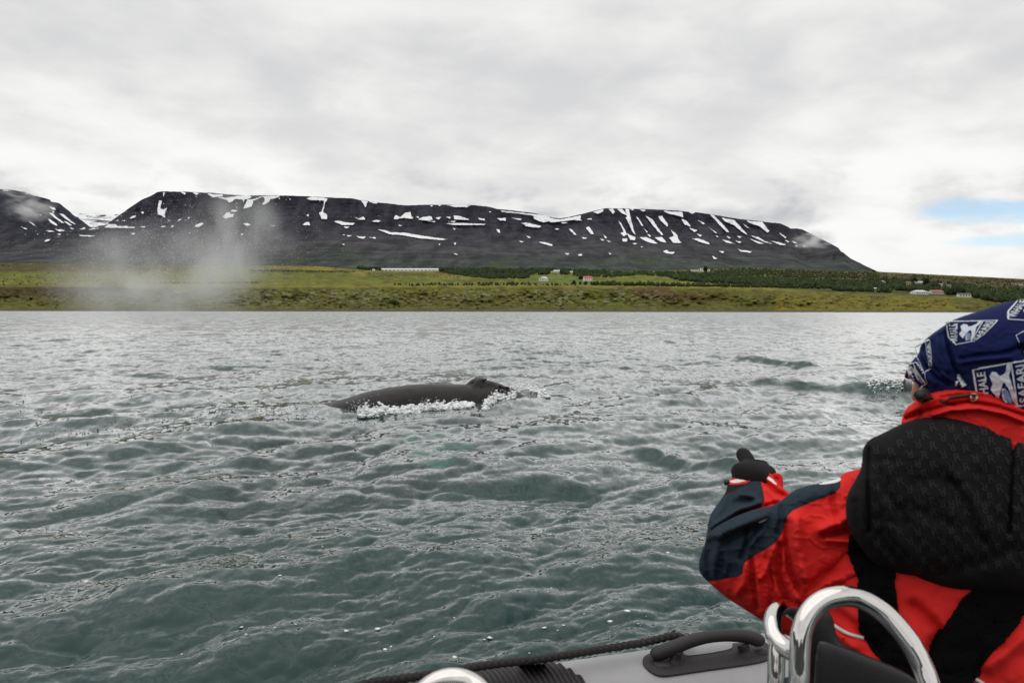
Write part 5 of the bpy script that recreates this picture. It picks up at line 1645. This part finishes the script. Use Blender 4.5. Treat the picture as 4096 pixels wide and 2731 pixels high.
    fo['label'] = 'navy and red forearm sleeve with white reflective cuff stripe'
    V, F = join([tube(C(np.array([2898., 2916.]), np.array([1929., 1927.]), np.array([1.62, 1.62])), 0.0058, 6, 8)])
    mesh_np('cuff_tab', V - off, F, plain('black_plastic', (0.012, 0.012, 0.013), 0.5), root)
    V, F = tube(C(np.array([3096., 3118., 3122.]), np.array([1902., 1906., 1950.]), np.array([1.63, 1.63, 1.62])), 0.0055, 14, 8)
    mesh_np('cuff_tab', V - off, F, red, root)

    # ---- glove: palm, pointing index finger, three curled fingers and thumb
    gl = fabric('black_glove', (0.010, 0.009, 0.010), rough=0.8, bump=0.2)
    g3 = lambda x, y, d: C(np.array(float(x)), np.array(float(y)), np.array(float(d)))
    hv = [g3(3010, 1950, 1.60), g3(3008, 1905, 1.66), g3(3005, 1886, 1.71),           # wrist, palm, knuckles
          g3(2996, 1862, 1.745), g3(2990, 1842, 1.77), g3(2976, 1820, 1.80), g3(2963, 1809, 1.825),   # index
          g3(3026, 1867, 1.745), g3(3031, 1868, 1.79), g3(3026, 1900, 1.785),       # middle, curled
          g3(3054, 1872, 1.735), g3(3060, 1876, 1.775), g3(3050, 1908, 1.77),       # ring
          g3(3077, 1886, 1.72), g3(3084, 1894, 1.755), g3(3070, 1920, 1.75),        # little
          g3(2958, 1905, 1.685), g3(2946, 1884, 1.71), g3(2956, 1868, 1.745)]         # thumb
    he = [(0, 1), (1, 2), (2, 3), (3, 4), (4, 5), (5, 6), (2, 7), (7, 8), (8, 9), (2, 10), (10, 11), (11, 12), (1, 13), (13, 14), (14, 15), (1, 16), (16, 17), (17, 18)]
    hr = [.040, .040, .030, .0185, .0180, .0180, .0150, .016, .015, .011, .0155, .0145, .011, .0145, .0135, .010, .017, .0145, .012]
    glo = skin_mesh('glove', np.array(hv) - off, he, hr, gl, root, 2)
    glo['label'] = 'black glove with index finger pointing out to sea'

    # ---- headscarf, drawn tight over the whole head
    K6 = lambda pts: [(3500 + .4145 * x, 1150 + .4145 * y) for x, y in pts]
    SP = [(4096, 1202), (4031, 1206), (3977, 1223), (3906, 1247), (3823, 1274), (3790, 1293), (3732, 1332), (3691, 1366), (3680, 1388), (3676, 1415), (3645, 1446), (3631, 1470), (3637, 1502), (3649, 1523), (3670, 1552), (3684, 1580), (3740, 1625), (3900, 1690), (4100, 1720), (4260, 1680), (4350, 1570), (4385, 1450), (4360, 1330), (4290, 1240), (4190, 1200)]
    stS = [(K6([(700, 350), (690, 450), (720, 600), (790, 800), (890, 950)]), 9, -0.006), (K6([(740, 340), (735, 480), (770, 640), (830, 800)]), 12, 0.006), (K6([(430, 640), (500, 760), (600, 870), (720, 940)]), 7, -0.006), (K6([(400, 720), (470, 840), (580, 930)]), 8, 0.006),
           (K6([(360, 800), (430, 910), (520, 980)]), 7, -0.006), (K6([(560, 760), (680, 880), (800, 950)]), 7, -0.005), (K6([(600, 500), (620, 650), (700, 800)]), 10, 0.004), (K6([(820, 690), (1000, 660), (1250, 640), (1438, 560)]), 10, -0.004), (K6([(820, 720), (1050, 690), (1300, 670)]), 12, 0.005), (K6([(1390, 560), (1420, 600), (1438, 640)]), 8, -0.008),
           (K6([(640, 830), (760, 920), (900, 970)]), 7, 0.005), (K6([(440, 580), (560, 470), (690, 390)]), 9, 0.004)]
    nav = fabric('navy_stretch_fabric', (0.008, 0.015, 0.078), rough=0.7, bump=0.15)
    scarf, vs = inflate('headscarf', SP, lambda x, y: 1.25 + np.clip((4000 - x) / 370, -1, 1.1) * 0.055, nav, root, kf=0.82, kb=0.82, step=6, zcap=0.125, strokes=stS, smooth=2, wr=0.0015, seed=5)
    shift(scarf)
    ts = tree_of(vs)
    wm = fabric('white_print', (0.70, 0.75, 0.82), rough=0.7, bump=0.1)
    bm_ = fabric('pale_blue_print', (0.22, 0.34, 0.60), rough=0.7, bump=0.1)

    def quad_map(q):
        q = np.asarray(K6(q), float)        # TL TR BR BL
        return lambda uv: ((1 - uv[:, 0:1]) * (1 - uv[:, 1:2]) * q[0] + uv[:, 0:1] * (1 - uv[:, 1:2]) * q[1] + uv[:, 0:1] * uv[:, 1:2] * q[2] + (1 - uv[:, 0:1]) * uv[:, 1:2] * q[3])

    def dense(poly, n=0.03):
        P = np.asarray(poly, float); out = []
        for i in range(len(P)):
            a0, b0 = P[i], P[(i + 1) % len(P)]
            m = max(1, int(np.linalg.norm(b0 - a0) / n))
            out += [a0 + (b0 - a0) * t / m for t in range(m)]
        return np.array(out)

    def stroke(p, q, wd):
        p, q = np.array(p, float), np.array(q, float); d = (q - p) / np.linalg.norm(q - p); n = np.array([-d[1], d[0]]) * wd / 2
        return [p + n, q + n, q - n, p - n]

    TXT = {s: text_tris(s, 0.02) for s in ('WHALE', 'SAFARI', 'R')}

    def emblem(q, parts='wstf'):
        mp = quad_map(q)
        polys, blue, texts = [], [], []
        if 'f' in parts:
            for p0_, p1_ in (((0, 0), (1, 0)), ((0, 0), (0, .62)), ((0, .62), (.12, 1)), ((1, 0), (1, .72)), ((1, .72), (.88, 1)), ((.12, 1), (.88, 1))):
                polys.append(stroke(p0_, p1_, 0.035))
            polys.append(stroke((.72, .02), (.74, .98), 0.028))
        if 't' in parts:   # tail fluke with its stem
            polys.append([(.29, .22), (.35, .13), (.43, .16), (.47, .26), (.55, .23), (.62, .14), (.64, .02), (.70, .02), (.69, .16), (.65, .28), (.68, .48), (.72, .72), (.73, .98), (.66, .86), (.62, .62), (.57, .44), (.52, .42), (.46, .60), (.40, .78), (.32, .66), (.27, .55), (.33, .42)])
            blue.append([(.50, .62), (.54, .56), (.60, .66), (.65, .88), (.60, .93), (.53, .82)])
            polys.append([(.475, .60), (.50, .56), (.535, .58), (.505, .66), (.52, .80), (.56, .90), (.52, .90), (.48, .78)])
        if 'w' in parts:
            texts.append(('WHALE', (.055, .90, .17, .80)))
        if 's' in parts:
            texts.append(('SAFARI', (.79, .93, .17, .86)))
        Vs, Fs, n = [], [], 0
        sz = np.linalg.norm(mp(np.array([[0, 0.]])) - mp(np.array([[1., 1.]])))
        for pl in polys:
            P = mp(dense(pl)); px, py, inn, F, _, _ = poly_grid(P, 2.2)
            if len(F): Vs.append(np.stack([px, py], 1)); Fs += [tuple(i + n for i in f) for f in F.tolist()]; n += len(px)
        for s, (x0, y0, wd, ln) in texts:           # letters run upwards
            tv, tf, _ = TXT[s]
            uv = np.stack([x0 + (1 - tv[:, 1]) * wd, y0 - tv[:, 0] * ln], 1)
            Vs.append(mp(uv)); Fs += [tuple(i + n for i in f) for f in tf]; n += len(uv)
        if n:
            V2 = np.concatenate(Vs)
            V = drape_pts(ts, V2[:, 0], V2[:, 1], 0.0016, 1.2)
            mesh_np('printed_emblem', V - off, Fs, wm, scarf)
        for pl in blue:
            P = mp(dense(pl)); px, py, inn, F, _, _ = poly_grid(P, 2.2)
            if len(F): mesh_np('printed_drop', drape_pts(ts, px, py, 0.0022, 1.2) - off, F, bm_, scarf)

    emblem([(945, 790), (1455, 704), (1500, 1130), (1010, 1165)])
    emblem([(690, 335), (1182, 322), (995, 512), (738, 560)])
    emblem([(1392, 118), (1840, 100), (1740, 335), (1225, 306)])
    emblem([(385, 575), (532, 505), (562, 772), (452, 830)], 'sf')
    emblem([(318, 748), (402, 722), (520, 905), (420, 985)], 'tf')
    emblem([(1360, 462), (1500, 395), (1620, 640), (1440, 640)], 'f')
    for pl in ([(785, 840), (822, 830), (850, 885), (888, 950), (838, 956), (808, 900), (790, 870)], [(775, 925), (800, 890), (808, 905), (790, 955), (778, 955)], [(335, 770), (355, 755), (375, 775), (368, 815), (345, 850), (350, 885), (330, 850), (322, 800)]):
        P = np.array(K6(dense(pl, 8)))
        px, py, inn, F, _, _ = poly_grid(P, 2.2)
        mesh_np('printed_mark', drape_pts(ts, px, py, 0.0018, 1.2) - off, F, wm, scarf)

    # ---- spectacles
    gr = empty('spectacles'); COL.objects.unlink(gr); link(gr, root)
    fm = plain('dark_red_frame', (0.10, 0.012, 0.016), 0.3)
    fr, _ = inflate('frame', K6([(284, 850), (300, 800), (322, 790), (350, 830), (352, 885), (318, 882), (286, 872)]), lambda x, y: 1.325 + 0 * x, fm, gr, kf=.3, kb=.3, step=2, zcap=0.008, smooth=1); shift(fr)
    lm = Nodes('spectacle_lens')
    gb = lm.new('ShaderNodeBsdfGlossy'); gb.inputs['Roughness'].default_value = 0.05
    tb_ = lm.new('ShaderNodeBsdfTransparent'); lm.put(tb_.inputs['Color'], (0.80, 0.78, 0.80))
    ms = lm.new('ShaderNodeMixShader'); ms.inputs[0].default_value = 0.10
    lm.L.new(tb_.outputs[0], ms.inputs[1]); lm.L.new(gb.outputs[0], ms.inputs[2]); lm.L.new(ms.outputs[0], lm.out.inputs[0])
    ln, _ = inflate('lens', K6([(287, 878), (330, 884), (362, 884), (366, 950), (352, 1000), (300, 1010), (286, 985)]), lambda x, y: 1.33 + 0 * x, lm.m, gr, kf=.1, kb=.1, step=2.5, zcap=0.002, smooth=1); shift(ln)
    e_ = np.array(K6([(287, 880), (284, 950), (290, 1008)])); V, F = tube(C(e_[:, 0], e_[:, 1], np.full(3, 1.328)), 0.0012, 12, 6)
    mesh_np('lens_edge', V - off, F, plain('grey_lens_edge', (0.12, 0.10, 0.13), 0.3), gr)
    # cheek below the scarf
    fc, _ = inflate('cheek', K6([(372, 900), (352, 990), (350, 1050), (358, 1090), (420, 1100), (470, 1040), (440, 930)]), lambda x, y: 1.285 + 0 * x, skin, root, kf=.5, kb=.8, step=4, zcap=0.02); shift(fc)

    # ---- collar
    CP = [(3600, 1760), (3604, 1695), (3611, 1660), (3628, 1627), (3666, 1600), (3724, 1571), (3790, 1556), (3865, 1549), (3914, 1551), (3977, 1568), (4039, 1597), (4096, 1618), (4250, 1670), (4420, 1740), (4440, 1900), (4000, 1960), (3640, 1900)]
    stC = [(K6([(300, 1260), (480, 1190), (700, 1130), (900, 1100), (1150, 1140), (1438, 1230)]), 9, -0.010), (K6([(330, 1200), (480, 1120), (600, 1070)]), 12, 0.006), (K6([(560, 1230), (740, 1180), (1000, 1165), (1250, 1215), (1438, 1290)]), 11, 0.010), (K6([(560, 1040), (880, 1000), (1150, 1040), (1400, 1140)]), 8, 0.005), (K6([(420, 1190), (440, 1240), (400, 1290)]), 8, -0.005), (K6([(640, 1100), (760, 1130)]), 8, -0.005)]
    col, vc = inflate('collar', CP, lambda x, y: 1.24 + np.clip((3900 - x) / 300, -1, 1) * 0.03, red, root, kf=1.0, kb=0.9, step=5, zcap=0.115, strokes=stC, smooth=2, wr=0.002, seed=21); shift(col)
    tcol = tree_of(vc)
    blk = plain('black_cord', (0.010, 0.009, 0.010), 0.7)
    cp = np.array(K6([(545, 1082), (640, 1088), (760, 1072), (870, 1058), (925, 1050)]))
    V, F = tube(drape_pts(tcol, cp[:, 0], cp[:, 1], 0.003, 1.13), 0.0022, 40, 8)
    cord = mesh_np('drawcord', V - off, F, blk, root)
    tg = np.array(K6([(430, 1035), (500, 1045), (470, 1075), (420, 1060), (395, 1040), (505, 1100), (450, 1100)]))
    P = drape_pts(tcol, tg[:, 0], tg[:, 1], 0.006, 1.15)
    V, F = blobs(P[:1] * .5 + P[1:2] * .5, np.array([[.0085, .0085, .0075]]), (ICO2_V, ICO2_F)); 
    V1, F1 = tube(np.array([P[4], P[0], P[1]]), [.005, .007, .0085], 14, 12); V2, F2 = tube(np.array([P[1], P[5]]), [.008, .006], 8, 12); V3, F3 = tube(np.array([P[0], P[6]]), [.007, .006], 8, 12)
    V, F = join([(V, F), (V1, F1), (V2, F2), (V3, F3)])
    mesh_np('cord_toggle', V - off, F, plain('black_plastic', (0.012, 0.012, 0.013), 0.45), cord)
    ec = K6([(952, 1052)])[0]
    th = np.linspace(0, 2 * PI, 25)
    er = drape_pts(tcol, ec[0] + 13 * np.cos(th), ec[1] + 14 * np.sin(th), 0.002, 1.13)
    V, F = tube(er, 0.0017, 60, 8, caps=False)
    mesh_np('eyelet', V - off, F, plain('brass_eyelet', (0.42, 0.36, 0.26), 0.3, 0.9), col)
    eo = drape_pts(tcol, ec[0] + 10 * np.cos(th[:-1]), ec[1] + 11 * np.sin(th[:-1]), 0.0012, 1.13)
    V = np.concatenate([eo, [eo.mean(0)]]); F = [(i, (i + 1) % 24, 24) for i in range(24)]
    mesh_np('eyelet_hole', V - off, F, blk, col)

    # ---- hood hanging on the back
    K8 = lambda pts: [(3300 + .5102 * x, 1600 + .5102 * y) for x, y in pts]
    HP = [(3480, 1754), (3520, 1738), (3606, 1693), (3700, 1664), (3808, 1649), (3900, 1654), (4000, 1670), (4096, 1700), (4300, 1740), (4560, 1800), (4700, 1900), (4740, 2100), (4620, 2330), (4300, 2430), (4050, 2405), (3886, 2385), (3810, 2371), (3723, 2346), (3657, 2316), (3586, 2300), (3500, 2262), (3440, 2190), (3402, 2130), (3381, 2060), (3384, 1990), (3402, 1950), (3440, 1886), (3449, 1850), (3450, 1790)]
    stH = [(K8([(345, 380), (340, 600), (340, 800), (345, 1020)]), 6, -0.016), (K8([(310, 380), (300, 600), (300, 900), (310, 1000)]), 12, 0.006), (K8([(420, 560), (480, 720), (560, 860), (640, 960)]), 16, -0.010), (K8([(380, 620), (430, 760), (520, 900)]), 16, 0.008), (K8([(230, 800), (270, 920), (330, 1020)]), 12, -0.010), (K8([(200, 700), (240, 880), (300, 1010)]), 14, 0.006),
           (K8([(980, 640), (1080, 800), (1180, 1000), (1250, 1120)]), 18, -0.010), (K8([(1060, 620), (1180, 800), (1260, 1000)]), 20, 0.008), (K8([(640, 840), (800, 900), (1000, 980)]), 20, -0.008), (K8([(500, 1000), (640, 1180), (760, 1350)]), 22, 0.008), (K8([(440, 1050), (560, 1230), (700, 1370)]), 16, -0.012), (K8([(1480, 300), (1460, 600), (1440, 1040)]), 7, -0.018), (K8([(700, 660), (900, 620), (1050, 660)]), 22, -0.007), (K8([(380, 480), (480, 470), (560, 480)]), 14, -0.006), (K8([(760, 1360), (1000, 1340), (1300, 1250), (1480, 1160)]), 24, -0.012)]
    hoodm = fabric('black_hood_fabric', (0.0135, 0.0125, 0.0135), rough=0.9, bump=0.3, spec=0.12)
    hood, vh = inflate('hood', HP, lambda x, y: 1.235 + 0 * x, hoodm, root, kf=1.0, kb=0.4, step=6, zcap=0.115, strokes=stH, sk=0.62, rg=0.15, smooth=2, wr=0.004, seed=31); shift(hood)
    hood['label'] = 'black hood with a faint repeating R print'
    th_ = tree_of(vh)
    tv, tf, _ = TXT['R']
    Vs, Fs, n = [], [], 0
    gR = np.random.default_rng(2)
    for r in range(17):
        for c in range(12):
            x = 3470 + c * 66 + (r % 2) * 33 + gR.normal(0, 2); y = 1690 + r * 37 + (c * 5 if r < 9 else -c * 3) + gR.normal(0, 2)
            if not inside(np.array(HP, float), np.array([x]), np.array([y]))[0] or sdf(np.array(HP, float), np.array([x]), np.array([y]))[0] < 34 or x < 3492: continue
            if y > 2290 - abs(x - 3800) * 0.10: continue
            ang = math.radians((178 if (r + c) % 2 else 0) + 12 + gR.normal(0, 4)); ca, sa = math.cos(ang), math.sin(ang)
            q = (tv - .5) * (30, 34); q = np.stack([q[:, 0] * ca - q[:, 1] * sa, -(q[:, 0] * sa + q[:, 1] * ca)], 1) + (x, y)
            Vs.append(q); Fs += [tuple(i + n for i in f) for f in tf]; n += len(q)
    V2 = np.concatenate(Vs)
    pr = mesh_np('hood_print', drape_pts(th_, V2[:, 0], V2[:, 1], 0.0010, 1.12) - off, Fs, fabric('grey_print', (0.029, 0.027, 0.029), rough=0.85, bump=0.1), hood)
    pr['kind'] = 'stuff'

    # ---- harness straps and piping over torso and sleeve
    tt = tree_of(vt, vu)
    web = fabric('black_webbing', (0.0035, 0.0032, 0.0035), rough=0.9, bump=0.2, spec=0.06)
    for poly in ([(3376, 2150), (3427, 2289), (3442, 2347), (3437, 2464), (3466, 2591), (3559, 2669), (3640, 2800), (3760, 2800), (3640, 2600), (3588, 2445), (3578, 2304), (3570, 2200), (3480, 2120)],
                 [(3880, 2330), (3790, 2490), (3715, 2620), (3700, 2800), (3850, 2800), (3900, 2700), (4022, 2552), (4096, 2455), (4200, 2330)]):
        s_ = drape_poly('harness_strap', tt, poly, 0.007, web, root, step=6, smooth=2, thick=0.005, fallback=1.2); shift(s_)
    for pts in ([(3308, 2468), (3349, 2508), (3400, 2535), (3450, 2558)], [(3885, 2706), (3930, 2735), (3980, 2780)]):
        p_ = np.array(pts, float)
        V, F = tube(drape_pts(tt, p_[:, 0], p_[:, 1], 0.004, 1.2), 0.0028, 24, 8)
        mesh_np('reflective_piping', V - off, F, plain('white_piping', (0.62, 0.62, 0.60), 0.5), root)


make_person()
